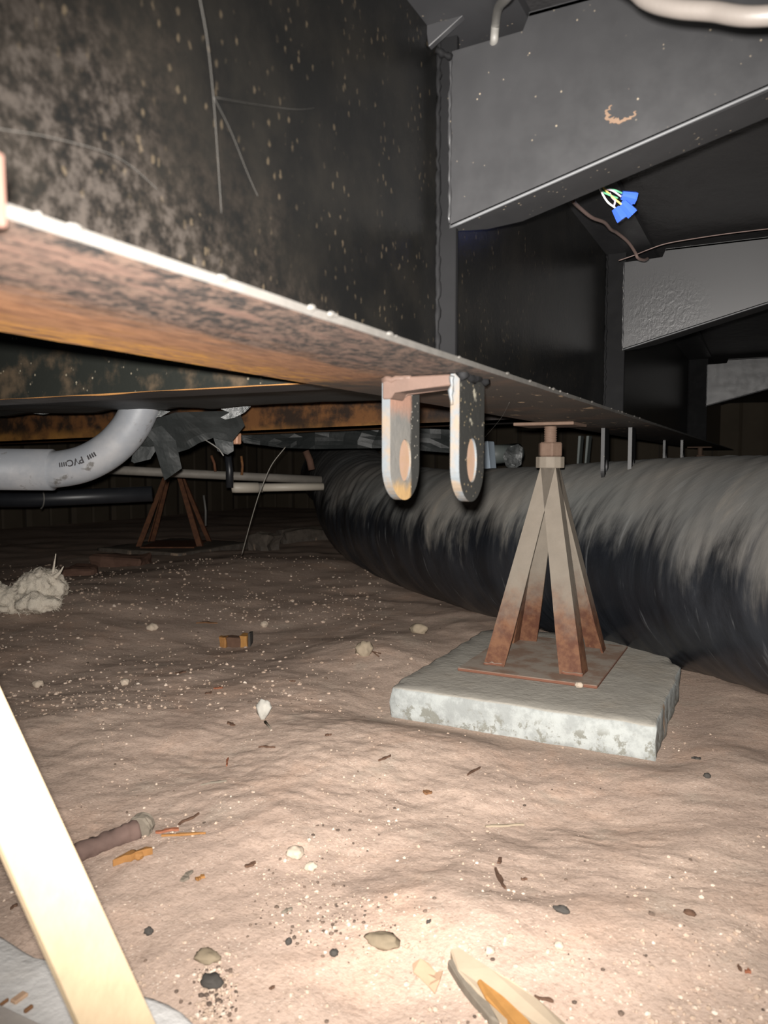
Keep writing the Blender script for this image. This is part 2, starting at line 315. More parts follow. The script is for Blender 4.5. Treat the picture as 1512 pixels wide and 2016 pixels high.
# ------------------------------------------------------------------ ground
BUMPS = []
def bump_px(px, py, h, r): q = Pz(px, py, 0); BUMPS.append((q.x, q.y, h, r))
for a_ in ((560, 1370, .010, .10), (300, 1420, .010, .14), (830, 1480, .008, .10), (640, 1480, .012, .11), (480, 1580, .008, .08), (1040, 1600, -.013, .10), (1180, 1560, -.008, .10),
           (960, 1560, .007, .06), (820, 1780, .008, .07), (700, 1700, -.006, .06), (1250, 1800, .008, .12), (1010, 1860, .008, .06), (1060, 1780, -.008, .05), (1400, 1500, .012, .14), (740, 1290, .018, .14),
           (600, 1230, -.012, .14), (420, 1270, -.010, .2), (300, 1150, .02, .35), (150, 1200, .02, .3), (560, 1120, .03, .35), (300, 1700, .006, .06), (600, 1640, .007, .05), (480, 1930, .006, .06)): bump_px(*a_)
def gz(x, y):
    q = Vector((x, y, 0)); d = math.hypot(x + .3, y - 1.0)
    z = .008 * noise.noise(q * 2.1) + .007 * noise.noise(q * 5.3 + Vector((3, 1, 0))) + .0035 * noise.noise(q * 13 + Vector((1, 8, 0)))
    r_ = noise.noise(q * 7.0 + Vector((5, 5, 0))); z += .004 * (1 - abs(r_) * 2.2) * max(0, min(1, .4 + 2.5 * noise.noise(q * 2.7 + Vector((7, 2, 0)))))
    z += .0016 * noise.noise(q * 38) + .0009 * noise.noise(q * 90)
    for bx, by, h_, r in BUMPS: z += h_ * math.exp(-((x - bx) ** 2 + (y - by) ** 2) / (r * r))
    for px0, px1, py0, py1 in ((-.475, -.112, .956, 1.40), (-.52, -.13, -.12, .327)):     # level the soil that the pads sit in
        dx = max(px0 - x, 0, x - px1); dy = max(py0 - y, 0, y - py1); k = math.exp(-(dx * dx + dy * dy) / (.05 * .05)); inside = dx == 0 and dy == 0
        z = z * (1 - k) + k * (-.004 if not inside else -.004)
    return z
def on_ground(px, py, lift=0.0):
    p_ = Pz(px, py, 0.0)
    for _ in range(6): p_ = Pz(px, py, gz(p_.x, p_.y))
    p_.z += lift; return p_
NG = 380
def warp(t, c, lo, hi, k=4.2):
    s_ = math.sinh(k * t) / math.sinh(k); return c + (s_ * (hi - c) if s_ > 0 else -s_ * (lo - c))
xs_ = [warp(-1 + 2 * i / NG, -.40, -4.2, 2.2) for i in range(NG + 1)]; ys_ = [warp(-1 + 2 * i / NG, .75, -1.5, 5.2) for i in range(NG + 1)]
vs = [(x, y, gz(x, y)) for y in ys_ for x in xs_]
fs = [(j * (NG + 1) + i, j * (NG + 1) + i + 1, (j + 1) * (NG + 1) + i + 1, (j + 1) * (NG + 1) + i) for j in range(NG) for i in range(NG)]
floor = from_py('floor', vs, fs, 'dirt', None, True, origin=(0, 0, 0), recalc=False); tag(floor, 'tan dry dirt floor of the crawl space', 'ground', kind='structure')

# far skirting walls: ribbed panels, each panel its own piece
def skirting(name, axis, at, a, b, label):
    w_ = box(name, (at - .02, a, -.05) if axis == 0 else (a, at - .02, -.05), (at + .02, b, .72) if axis == 0 else (b, at + .02, .72), 'skirting_dark'); tag(w_, label, 'wall', kind='structure')
    t = a; k = 0; s_ = .024 if at < 0 else -.024
    while t < b - .05:
        e_ = min(t + .30, b); prof = [(t + .004, 0), (t + .03, .012), (t + .14, .012), (t + .15, .004), (t + .16, .012), (e_ - .03, .012), (e_ - .004, 0)]
        if axis == 0: pr = [(at + s_ + (d if s_ > 0 else -d), u) for u, d in prof]
        else: pr = [(u, at + s_ + (d if s_ > 0 else -d)) for u, d in prof]
        prism('panel', pr, 2, -.04, .70, 'skirting', w_); t = e_; k += 1
skirting('wall_left', 0, -3.6, -1.4, 5.0, 'dark brown ribbed skirting wall along the far left')
skirting('wall_back', 1, 5.0, -3.6, 2.0, 'dark ribbed skirting wall at the far end')
# belly board over everything
vs, fs = [], []; nx, ny = 60, 70
for j in range(ny + 1):
    for i in range(nx + 1):
        x = -3.7 + 4.7 * i / nx; y = -1.3 + 6.4 * j / ny; vs.append((x, y, .700 + .010 * noise.noise(Vector((x * 3, y * 3, 2))) + .004 * noise.noise(Vector((x * 11, y * 11, 5)))))
n0 = len(vs); vs += [(x, y, .74) for x, y, z in vs[:n0]]
for j in range(ny):
    for i in range(nx):
        a_ = j * (nx + 1) + i; q = (a_, a_ + 1, a_ + nx + 2, a_ + nx + 1); fs += [q, tuple(n0 + w_ for w_ in q[::-1])]
ceil = from_py('ceiling', vs, fs, 'belly', None, True, origin=(0, 0, .7), recalc=False); tag(ceil, 'black belly board stretched under the floor joists', 'ceiling', kind='structure')

# ------------------------------------------------------------------ main I-beam
XW, XN, XF, ZF = -.245, -.170, -.320, .420; Y0, Y1 = -1.2, 4.6
beam = thing('steel_beam', (XW, 0.0, ZF), 'long black steel I-beam with rusty underside running to the far right', 'beam')
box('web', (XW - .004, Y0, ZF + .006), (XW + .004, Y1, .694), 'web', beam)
bm = bmesh.new(); prof = [(XN, ZF), (XN, ZF + .0035), (XW + .010, ZF + .009), (XW - .010, ZF + .009), (XF, ZF + .0035), (XF, ZF)]
ny = 240; rows = []
for j in range(ny + 1):
    y = Y0 + (Y1 - Y0) * j / ny; rg = .0012 * noise.noise(Vector((0, y * 60, 0))); rows.append([bm.verts.new((x + (rg if i in (0, 1) else (rg * 1.6 if i in (4, 5) else 0)), y, z)) for i, (x, z) in enumerate(prof)])
for a_, b_ in zip(rows, rows[1:]):
    for i in range(6):
        f_ = bm.faces.new((a_[i], a_[(i + 1) % 6], b_[(i + 1) % 6], b_[i])); f_.material_index = 1 if i == 0 else (2 if i in (1, 2, 3) else 0)
bm.faces.new(rows[0]); bm.faces.new(rows[-1][::-1]); from_bm('bottom_flange', bm, ['flange', 'edge', 'paint_dark'], beam)
box('top_flange', (XF, Y0, .690), (XN, Y1, .699), 'paint_dark', beam)
# lumps of dried mud and weld along the dusty edge
bm = bmesh.new(); rnd = random.Random(3)
for k in range(26):
    y = .12 + 1.1 * rnd.random() ** 1.3; s_ = rnd.uniform(.0006, .0016); mtx = Matrix.Translation((XN + .0005, y, ZF + .003)) @ Matrix.Diagonal((s_, s_ * rnd.uniform(1, 3), s_, 1)); bmesh.ops.create_icosphere(bm, subdivisions=1, radius=1, matrix=mtx)
tag(from_bm('dried_mud', bm, 'edge', beam), kind='stuff')

# ------------------------------------------------------------------ outriggers on the near side of the beam
def outrigger(Y, xs, zroot, ztop, slope, xend, stx, label, group, seed, fm='paint'):
    t = thing('outrigger', (xs, Y, zroot), label, 'bracket', group)
    zb = lambda x: min(zroot + slope * (x - xs), ztop - .06)
    xc = xs + (ztop - .06 - zroot) / slope; xend = xc + .12; prof = [(xs, zroot), (xc, zb(xc)), (xend, zb(xend)), (xend, ztop), (xs + .062, ztop), (xs + .058, ztop - .013), (xs, ztop - .013)]
    prism('face_plate', prof, 1, Y, Y + .003, fm, t, .0008)
    # bottom flange bent away from the face plate, its root corner rounded off
    vs = []; pts = [(xs, .008), (xs + .02, .032), (xs + .045, .046), (xc, .046), (xend, .046)]
    for (x, d) in pts: vs += [(x, Y, zb(x)), (x, Y + d, zb(x)), (x, Y, zb(x) + .003), (x, Y + d, zb(x) + .003)]
    fs = []
    for i in range(len(pts) - 1):
        a_, b_ = 4 * i, 4 * i + 4; fs += [(a_, b_, b_ + 1, a_ + 1), (a_ + 2, a_ + 3, b_ + 3, b_ + 2), (a_, a_ + 2, b_ + 2, b_), (a_ + 1, b_ + 1, b_ + 3, a_ + 3)]
    fs += [(0, 1, 3, 2), (len(vs) - 4, len(vs) - 2, len(vs) - 1, len(vs) - 3)]
    from_py('bottom_flange', vs, fs, 'paint', t)
    box('top_flange', (xs + .062, Y, ztop - .003), (xend, Y + .046, ztop), 'paint', t)
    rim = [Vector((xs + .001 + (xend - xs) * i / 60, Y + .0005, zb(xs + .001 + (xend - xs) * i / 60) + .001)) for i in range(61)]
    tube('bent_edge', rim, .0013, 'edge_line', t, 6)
    box('stiffener', (XW + .002, Y + .003, ZF + .007), (stx, Y + .009, .693), 'paint_black', t, .0008)
    weld('weld_bead', (XW + .005, Y + .0015, ZF + .012), (XW + .005, Y + .0015, .690), t, 'paint_black', .0024, seed)
    weld('weld_bead', (xs, Y - .0005, zroot + .004), (xs, Y - .0005, ztop - .014), t, 'paint', .0016, seed + 5)
    return t
s1 = (Py(1512, 175, .571).z - Py(885, 450, .571).z) / (Py(1512, 175, .571).x - Py(885, 450, .571).x)
o1 = outrigger(.571, Py(885, 450, .571).x, Py(885, 450, .571).z, Py(985, 39, .571).z, s1, .62, Py(885, 450, .571).x + .004, 'nearest black outrigger with a rust ring on its face', 'outriggers on the beam', 1)
o2 = outrigger(1.27, Py(1225, 690, 1.27).x, Py(1225, 690, 1.27).z, Py(1290, 492, 1.27).z, s1, .62, Py(1225, 690, 1.27).x + .003, 'middle black outrigger with wrinkled paint below the wire nuts', 'outriggers on the beam', 11, 'paint_wrinkled')
o3 = outrigger(2.69, Py(1390, 800, 2.69).x, Py(1390, 800, 2.69).z, Py(1420, 708, 2.69).z, s1, .62, Py(1390, 800, 2.69).x + .003, 'farthest dark outrigger near the right edge', 'outriggers on the beam', 21)
# slanting gusset above the notch of the nearest outrigger
g = [Py(846, 96, .555), Py(958, -6, .555), Py(1010, -60, .555), Py(880, -60, .555), Py(838, 40, .555)]
gp = prism('gusset', [(q.x, q.z) for q in g], 1, .552, .558, 'paint_dark', o1, .0006)
weld('weld_bead', Py(862, 98, .56), Py(886, 112, .566), o1, 'paint_black', .003, 31)
# rust ring scratched on the face
bm = bmesh.new(); rc = Py(1222, 220, .5695); rnd = random.Random(5); ring = []
for k in range(33):
    a_ = math.radians(125 + 225 * k / 32); r1 = .0096 * (1 + .10 * rnd.uniform(-1, 1)); wd = .0036 * rnd.uniform(.5, 1.2) * math.sin(math.pi * (k + .6) / 34) + .0004
    ring.append([bm.verts.new((rc.x + math.cos(a_) * q * 1.15, .5706 - dy, rc.z + math.sin(a_) * q * .78)) for q, dy in ((r1, 0), (r1, .0006), (r1 - wd, .0006), (r1 - wd, 0))])
for a_, b_ in zip(ring, ring[1:]):
    for i in range(4): bm.faces.new((a_[i], a_[(i + 1) % 4], b_[(i + 1) % 4], b_[i]))
bm.faces.new(ring[0]); bm.faces.new(ring[-1][::-1]); tag(from_bm('rust_ring', bm, 'ring_rust', o1), 'half ring of bare rust')

# ------------------------------------------------------------------ concrete pads
def pad(name, x0, x1, y0, y1, z0, z1, cuts, mat, label, seed, groove=False):
    bm = bmesh.new(); c = dict(cuts); pr = []
    for key, (x, y), (ux, uy) in (('fl', (x0, y0), (1, 1)), ('fr', (x1, y0), (-1, 1)), ('br', (x1, y1), (-1, -1)), ('bl', (x0, y1), (1, -1))):
        k = c.get(key)
        if k:
            a_, b_ = (x + ux * k[0], y), (x, y + uy * k[1]); pr += [b_, a_] if key in ('fl', 'br') else [a_, b_]
        else: pr.append((x, y))
    dense = []
    for i, p_ in enumerate(pr):
        q = pr[(i + 1) % len(pr)]; n = max(1, int(math.dist(p_, q) / .012)); dense += [(p_[0] + (q[0] - p_[0]) * j / n, p_[1] + (q[1] - p_[1]) * j / n) for j in range(n)]
    cx, cy = (x0 + x1) / 2, (y0 + y1) / 2; lev = [(z0, 0), (z0 + (z1 - z0) * .3, 0), (z0 + (z1 - z0) * .6, 0), (z1 - .006, 0), (z1 - .0015, .0022), (z1, .006), (z1, .03), (z1, .08)]
    rings = []
    for z, ins in lev:
        rr = []
        for (x, y) in dense:
            d = math.hypot(x - cx, y - cy); f_ = 1 - ins / d; q = Vector((cx + (x - cx) * f_, cy + (y - cy) * f_, z)); w_ = noise.noise(q * 26 + Vector((seed, 0, 0))); w2 = noise.noise(q * 75 + Vector((seed, 4, 0)))
            amp = .0045 if ins < .007 else 0; q.x += (x - cx) / d * (w_ * amp + w2 * amp * .5); q.y += (y - cy) / d * (w_ * amp + w2 * amp * .5)
            if 0 < ins < .007: q.z += min(0, w_ * .004)
            rr.append(bm.verts.new(q))
        rings.append(rr)
    n = len(dense)
    for a_, b_ in zip(rings, rings[1:]):
        for i in range(n): bm.faces.new((a_[i], a_[(i + 1) % n], b_[(i + 1) % n], b_[i]))
    bm.faces.new(rings[-1]); bm.faces.new(rings[0][::-1])
    return tag(from_bm(name, bm, mat, None, True, origin=(cx, cy, z0)), label, 'footing')
pad('concrete_pad', -.475, -.112, .956, 1.405, -.012, .04, {'bl': (.035, .05), 'br': (.06, .15), 'fl': (.006, .012)}, 'concrete', 'grey concrete pad with chipped whitish front under the jack stand', 2)
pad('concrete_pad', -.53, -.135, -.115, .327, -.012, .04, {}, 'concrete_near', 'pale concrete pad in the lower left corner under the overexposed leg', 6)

# ------------------------------------------------------------------ pyramid jack stands
def make_stand(cx, cy, zb, ztop, name, label, mats, feet=(.076, .092), legw=.034, full=True, plate=(.105, .13), tplate=.047):
    t = thing(name, (cx, cy, zb), label, 'jack stand', 'pyramid jack stands'); ml, mp, ms = mats; za = zb + (ztop - zb) * .845
    box('base_plate', (cx - plate[0], cy - plate[1], zb), (cx + plate[0], cy + plate[1], zb + .005), mp, t, .001)
    for sx in (-1, 1):
        for sy in (-1, 1):
            ft = Vector((cx + sx * feet[0], cy + sy * feet[1], zb + .005)); tp = Vector((cx + sx * .010, cy + sy * .010, za)); ax = (tp - ft).normalized()
            ux = Vector((-sx, 0, 0)); ux = (ux - ax * ax.dot(ux)).normalized(); uy = Vector((0, -sy, 0)); uy = (uy - ax * ax.dot(uy)).normalized()
            th = .0035; sec = [(0, 0), (legw, 0), (legw, th), (th, th), (th, legw), (0, legw)]; bm = bmesh.new(); rr = []
            for kk in range(7):
                f_ = kk / 6; c = ft.lerp(tp, f_); wk = 1 - .32 * f_
                if kk == 0: c = c.copy()
                rr.append([bm.verts.new(c + ux * (a_ * wk if a_ > th else a_) + uy * (b_ * wk if b_ > th else b_)) for a_, b_ in sec])
            for v in rr[0]: v.co.z = zb + .004
            for v in rr[-1]: v.co.z = min(v.co.z, za)
            for a_, b_ in zip(rr, rr[1:]):
                for i in range(6): bm.faces.new((a_[i], a_[(i + 1) % 6], b_[(i + 1) % 6], b_[i]))
            bm.faces.new(rr[0]); bm.faces.new(rr[-1][::-1]); leg = from_bm('leg', bm, ml, t)
            if full: weld('weld_bead', ft + Vector((-sx * .030, 0, .002)), ft + Vector((0, 0, .002)), leg, mp, .003, int(cx * 100 + sx * 3 + sy))
    # octagonal collar, hex nut, threaded screw, top plate
    def ngon(n, r, z0, z1, ph=0.0, bev=.001): 
        bm = bmesh.new(); bmesh.ops.create_cone(bm, cap_ends=True, segments=n, radius1=r, radius2=r, depth=z1 - z0, matrix=Matrix.Translation((cx, cy, (z0 + z1) / 2)) @ Matrix.Rotation(ph, 4, 'Z'))
        bmesh.ops.bevel(bm, geom=list(bm.edges), offset=bev, segments=1, affect='EDGES'); return bm
    H = ztop - zb
    from_bm('collar', ngon(12, .023, za - .012, za + .006), ml, t); from_bm('nut', ngon(6, .020, za + .006, za + .006 + .045 * H / .375 * .5, .4, .002), ms, t)
    zs0, zs1 = za - .01, ztop - .004; path = []; 
    bm = bmesh.new(); n = 56; zz = [zs0 + (zs1 - zs0) * i / n for i in range(n + 1)]
    add_tube(bm, [(cx, cy, z) for z in zz], .0098, 14, True, lambda i, w_: 1 + .075 * math.sin(2 * math.pi * i / 3.2 + w_))
    from_bm('screw', bm, ms, t, True); box('top_plate', (cx - tplate, cy - tplate, ztop - .005), (cx + tplate, cy + tplate, ztop), ms, t, .001)
    return t
make_stand(-.310, 1.205, .040, ZF, 'jack_stand', 'dusty rusted pyramid jack stand on the grey concrete pad', ('stand', 'plate', 'screw'))
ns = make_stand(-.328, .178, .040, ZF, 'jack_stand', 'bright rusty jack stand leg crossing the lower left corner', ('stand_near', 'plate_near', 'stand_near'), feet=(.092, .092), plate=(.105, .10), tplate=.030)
make_stand(-.255, 3.45, .0, ZF, 'jack_stand', 'distant rusty jack stand top under the far end of the beam', ('stand', 'plate', 'screw'), full=False)
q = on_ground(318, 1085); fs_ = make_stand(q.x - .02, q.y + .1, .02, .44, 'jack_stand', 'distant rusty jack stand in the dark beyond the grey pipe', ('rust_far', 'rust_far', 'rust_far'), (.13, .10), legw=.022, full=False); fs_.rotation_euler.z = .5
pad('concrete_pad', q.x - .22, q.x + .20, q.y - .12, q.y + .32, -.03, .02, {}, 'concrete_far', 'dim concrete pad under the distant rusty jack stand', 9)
# welded tab of the near stand gripping the flange edge at the left border
tb = Px(-2, 412, XN + .004); prism('beam_clamp', [(tb.y - .012, ZF - .004), (tb.y + .0016, ZF - .004), (tb.y + .0014, Px(3, 305, XN + .004).z), (tb.y - .010, Px(3, 290, XN + .004).z)], 0, XN + .001, XN + .005, 'clamp', ns, .0005)

# ------------------------------------------------------------------ spring hangers under the flange
def hanger(Y, w_, zbot, xl, xr, label, mats_l, mats_r, detail=True):
    t = thing('spring_hanger', ((xl + xr) / 2, Y, ZF), label, 'hanger', 'spring hangers under the beam'); th = .0065
    def leg(x, mats, lab):
        r = w_ / 2; zc = zbot + r; N_ = 40; out, hol = [], []
        for k in range(N_):
            a_ = 2 * math.pi * k / N_ - math.pi / 2; c_, s_ = math.cos(a_), math.sin(a_); y_ = c_ * r
            if s_ <= 0: z_ = zc + s_ * r
            else:
                f_ = s_ / max(abs(c_), 1e-6); z_ = min(ZF - .0005, zc + (ZF - zc) * min(1.0, f_)); 
                if abs(c_) < .7071: y_ = r * c_ / .7071 if abs(c_) > 1e-6 else 0
                else: y_ = r * (1 if c_ > 0 else -1)
            out.append((Y + y_, z_)); hol.append((Y + c_ * r * .40, zc + .004 + s_ * r * .62))
        lg = plate_hole('leg', out, hol, x - th / 2, x + th / 2, mats, t)
        if lab: lg['label'] = lab
        if detail:
            b = bmesh.new(); bmesh.ops.create_cone(b, cap_ends=True, segments=24, radius1=1, radius2=1, depth=th * .7, matrix=Matrix.Translation((x - .0005, Y, zc + .004)) @ Matrix.Diagonal((1, r * .395, r * .615, 1)) @ Matrix.Rotation(math.pi / 2, 4, 'Y')); from_bm('bushing', b, 'bushing', lg)
        return lg
    leg(xl, mats_l, 'dusty grey leg with rusted tip' if detail else None); leg(xr, mats_r, 'black painted leg' if detail else None)
    if detail:
        prism('crossbar', [(xl - th / 2 + .001, ZF - .016), (xl + th / 2 + .001, ZF - .016), (xl + th / 2 + .004, ZF - .011), (xr - th / 2, ZF - .0085), (xr - th / 2, ZF - .0008), (xl - th / 2 + .003, ZF - .0008), (xl - th / 2 + .001, ZF - .003)], 1, Y - w_ / 2 - .0015, Y - w_ / 2 + .020, 'hanger_pink', t, .0008)
        weld('weld_bead', (xr + .004, Y - w_ / 2, ZF - .001), (xr + .004, Y + w_ / 2, ZF - .001), t, 'paint_black', .0035, 41); weld('weld_bead', (xr - .002, Y - w_ / 2 - .001, ZF - .002), (xr - .002, Y - w_ / 2 - .001, ZF - .022), t, 'hanger_edge', .0018, 42)
        weld('weld_bead', (xl - .002, Y - w_ / 2, ZF - .002), (xl + .02, Y - w_ / 2, ZF - .002), t, 'hanger_pink', .0028, 43)
    return t
m = N('hanger_edge', .6, .3); m.color(m.mix(m.rng(m.noise(60, 5), .4, .65), (.052, .058, .062), (.075, .058, .042))); m.bump(m.noise(160, 5), .3, .001); reg('hanger_edge', m)
plain('hanger_pink', (.060, .037, .028), .7, .25, .4, 90)
zb_ = Px(910, 984, -.19).z * .5 + Px(800, 988, -.245).z * .5
hanger(.515, .051, zb_, -.2445, -.192, 'nearest spring hanger with two round-ended legs and rusty holes', ['hanger_dusty', 'hanger_edge'], ['hanger_black', 'hanger_edge'])
hanger(1.425, .042, Pd(1190, 946, 1.38).z, -.266, -.219, 'black spring hanger just behind the jack stand over the duct', ['paint_black', 'paint'], ['paint_black', 'paint'], False)
hanger(2.33, .042, .345, -.266, -.219, 'dark spring hanger farthest along the beam', ['paint_black', 'paint'], ['paint_black', 'paint'], False)

# ------------------------------------------------------------------ wrapped duct
dp = [(.62, .86, .186), (.33, 1.08, .186), (.10, 1.27, .186), (-.10, 1.42, .184), (-.33, 1.57, .178), (-.60, 1.735, .172), (-.86, 1.93, .175), (-1.09, 2.14, .190), (-1.29, 2.40, .218), (-1.50, 2.72, .250), (-1.76, 3.1, .28), (-2.06, 3.5, .29)]
path = catmull(dp, 36); fr = frames(path); nseg = 112; vs = []; L = [0]
for a_, b_ in zip(path, path[1:]): L.append(L[-1] + (b_ - a_).length)
LT = L[-1]
def drad(u, w_):
    s_ = u * LT; r = .184 - .016 * min(1, max(0, (u - .28) / .2)) + .004 * min(1, max(0, (u - .60) / .1))
    q = Vector((s_ * 30 - w_ * 1.1, math.cos(w_) * 1.3, math.sin(w_) * 1.3)); r += .0022 * noise.noise(q) + .0008 * noise.noise(Vector((s_ * 85 - w_ * 2.2, math.cos(w_) * 2, math.sin(w_) * 2))) + .005 * noise.noise(Vector((s_ * 5, math.cos(w_), math.sin(w_))))
    k = min(1, max(0, (u - .52) / .06)); r += k * .0055 * noise.noise(Vector((s_ * 38 - w_ * 2.6, math.cos(w_) * 1.4, math.sin(w_) * 1.4)))       # gathered wrinkles on the far elbow
    r -= .006 * math.exp(-((s_ - LT * .53) / .02) ** 2); return r
for i, (p_, t, a_, b_) in enumerate(fr):
    for j in range(nseg):
        w_ = 2 * math.pi * j / nseg; q = p_ + (a_ * math.cos(w_) + b_ * math.sin(w_)) * drad(i / (len(fr) - 1), w_); q.z = max(q.z, -.002 + .002 * noise.noise(q * 20)); vs.append(q)
fs = [(i * nseg + j, i * nseg + (j + 1) % nseg, (i + 1) * nseg + (j + 1) % nseg, (i + 1) * nseg + j) for i in range(len(fr) - 1) for j in range(nseg)]
duct = thing('air_duct', (-.4, 1.62, 0), 'large black plastic-wrapped air duct lying behind the jack stand', 'duct')
me = bpy.data.meshes.new('sleeve'); me.from_pydata([tuple(v) for v in vs], [], fs); uvl = me.uv_layers.new(name='UVMap')
for pl in me.polygons:
    i, j = divmod(pl.index, nseg); A = [(i, j), (i, j + 1), (i + 1, j + 1), (i + 1, j)]
    for li, (ii, jj) in zip(pl.loop_indices, A): uvl.data[li].uv = (L[ii] / LT + .022 * math.sin(2 * math.pi * jj / nseg), jj / nseg)
bmx = bmesh.new(); bmx.from_mesh(me); bmesh.ops.recalc_face_normals(bmx, faces=bmx.faces); bmx.to_mesh(me); bmx.free()
link('sleeve', me, 'duct', duct, True)
# overlap seam of the wrap and the end folds of the elbow
def on_duct(u, w_, lift=.002):
    i = min(len(fr) - 1, int(u * (len(fr) - 1))); p_, t, a_, b_ = fr[i]; return p_ + (a_ * math.cos(w_) + b_ * math.sin(w_)) * (drad(u, w_) + lift)
tube('seam', [on_duct(.28 + .20 * k / 50, 1.93 + .04 * math.sin(k * .2), .0005) for k in range(51)], .0016, 'black_tube', duct, 6)
tube('fold', [on_duct(.535 + .002 * math.sin(k * .4), .25 + 2.5 * k / 60, -.001) for k in range(61)], lambda t: .001 + .006 * math.sin(math.pi * t), 'black_tube', duct, 8)
tube('fold', [on_duct(.185 + .012 * k / 60, .6 + 2.2 * k / 60, -.002) for k in range(61)], lambda t: .001 + .005 * math.sin(math.pi * t), 'duct_fold', duct, 8) if False else None

# ------------------------------------------------------------------ left side: cross members, belly sheet, pipes
cm = thing('cross_member', (-.33, .575, ZF + .01), 'dark speckled cross member seen under the flange at left', 'beam')
xl_ = -1.6
box('web', (xl_, .575, ZF + .009), (XW - .004, .582, .694), 'cross_web', cm); box('bottom_flange', (xl_, .576, ZF + .0095), (XW - .01, .64, ZF + .0135), 'paint_dark', cm)
bm = bmesh.new(); n = 90; rw = []
for k in range(n + 1):
    x = xl_ + (XF - .02 - xl_) * k / n; d = .0016 * max(0, .35 + noise.noise(Vector((x * 14, 0, 0))) * 1.4) + .0002; rw.append([bm.verts.new(q) for q in ((x, .5735, ZF + .009), (x, .5735, ZF + .009 - d), (x, .5765, ZF + .009 - d), (x, .5765, ZF + .009))])
for a_, b_ in zip(rw, rw[1:]):
    for i in range(4): bm.faces.new((a_[i], a_[(i + 1) % 4], b_[(i + 1) % 4], b_[i]))
tag(from_bm('rust_scale', bm, 'rust_flake', cm), 'ragged orange rust on the lower edge')
zA, zB = Py(0, 873, 1.45).z, Py(727, 843, 1.45).z; xA, xB = Py(0, 873, 1.45).x, Py(727, 843, 1.45).x
rb = thing('cross_member', (-.9, 1.45, .42), 'rusty orange-brown cross channel behind the grey pipe', 'beam')
zz = lambda x: zA + (zB - zA) * (x - xA) / (xB - xA)
for nm, lo, hi, y0_, y1_ in (('web', 0, .13, 1.45, 1.456), ('bottom_flange', 0, .006, 1.45, 1.51)):
    x0_, x1_ = -3.0, -.33; vs = [(x, y, zz(x) + h_) for x in (x0_, x1_) for y in (y0_, y1_) for h_ in (lo, hi)]
    from_py(nm, vs, [(0, 1, 3, 2), (4, 6, 7, 5), (0, 4, 5, 1), (2, 3, 7, 6), (0, 2, 6, 4), (1, 5, 7, 3)], 'cross_rust', rb)
def sheet(name, outline, depth, mat, label, cat, parent=None, thick=.0015, crum=.012, seed=0, cuts=4, curl=0.0):
    """thin torn plastic: a pixel outline put at its own depth(px, py), crumpled and given thickness"""
    bm = bmesh.new(); vv = [bm.verts.new((x, y, 0)) for x, y in outline]; f_ = bm.faces.new(vv); bmesh.ops.triangulate(bm, faces=[f_])
    bmesh.ops.subdivide_edges(bm, edges=list(bm.edges), cuts=cuts, use_grid_fill=True)
    for v in bm.verts:
        x, y = v.co.x, v.co.y; d = depth(x, y); p_ = Pd(x, y, d); p_ += ray(x, y).normalized() * (crum * noise.noise(p_ * 16 + Vector((seed, 0, 0))) + crum * .5 * noise.noise(p_ * 45 + Vector((seed, 0, 0)))); v.co = p_
    r = bmesh.ops.extrude_face_region(bm, geom=list(bm.faces)); back = ray(outline[0][0], outline[0][1]).normalized() * thick
    for v in r['geom']:
        if isinstance(v, bmesh.types.BMVert): v.co += back
    o = from_bm(name, bm, mat, parent)
    return tag(o, label, cat) if parent is None else o
# belly wrap hanging between the two cross members
wrap = thing('belly_wrap', (-.9, .9, .44), 'torn black plastic belly wrap sagging between the cross members', 'plastic sheet')
vs, fs = [], []; nx, ny = 70, 26
for j in range(ny + 1):
    for i in range(nx + 1):
        x = -2.6 + (-.335 + 2.6) * i / nx; f_ = j / ny; edge = 1.0 + .05 * noise.noise(Vector((x * 4, 0, 3))) + .03 * noise.noise(Vector((x * 11, 0, 3))); y = .63 + (edge - .63) * f_
        vs.append((x, y, .441 + .012 * f_ + .006 * noise.noise(Vector((x * 7, y * 7, 1))) + .006 * f_ * noise.noise(Vector((x * 13, 0, 8))) - .010 * max(0, f_ - .75) * 2))
n0 = len(vs); vs += [(x, y, z + .003) for x, y, z in vs[:n0]]
for j in range(ny):
    for i in range(nx):
        a_ = j * (nx + 1) + i; qd = (a_, a_ + 1, a_ + nx + 2, a_ + nx + 1); fs += [qd, tuple(n0 + w_ for w_ in qd[::-1])]
for i in range(nx): fs.append((ny * (nx + 1) + i, ny * (nx + 1) + i + 1, n0 + ny * (nx + 1) + i + 1, n0 + ny * (nx + 1) + i))
from_py('sheet', vs, fs, 'poly', wrap, True)
sheet('torn_flap', [(268, 905), (296, 828), (345, 812), (470, 808), (482, 838), (456, 870), (440, 866), (420, 862), (392, 872), (372, 884), (346, 892), (342, 880), (318, 880)], lambda x, y: 1.34 + (y - 810) * .0006, 'poly', '', '', wrap, seed=2, crum=.007)
sheet('torn_flap', [(300, 868), (282, 850), (318, 838), (346, 868), (358, 922), (324, 946)], lambda x, y: 1.30 + (y - 840) * .0003, 'poly', '', '', wrap, seed=5, crum=.004)
sheet('torn_flap', [(258, 908), (266, 876), (300, 850), (306, 888), (296, 904), (264, 912)], lambda x, y: 1.38, 'poly', '', '', wrap, seed=8, crum=.004)
sheet('torn_flap', [(430, 842), (458, 836), (460, 888), (448, 895), (428, 888), (420, 862)], lambda x, y: 1.42, 'poly', '', '', wrap, seed=9, crum=.008)
sheet('torn_edge', [(0, 806), (40, 803), (90, 801), (170, 803), (172, 812), (135, 814), (100, 814), (85, 816), (45, 812), (20, 815), (0, 820)], lambda x, y: 1.52, 'poly_grey', '', '', wrap, seed=12, crum=.012)
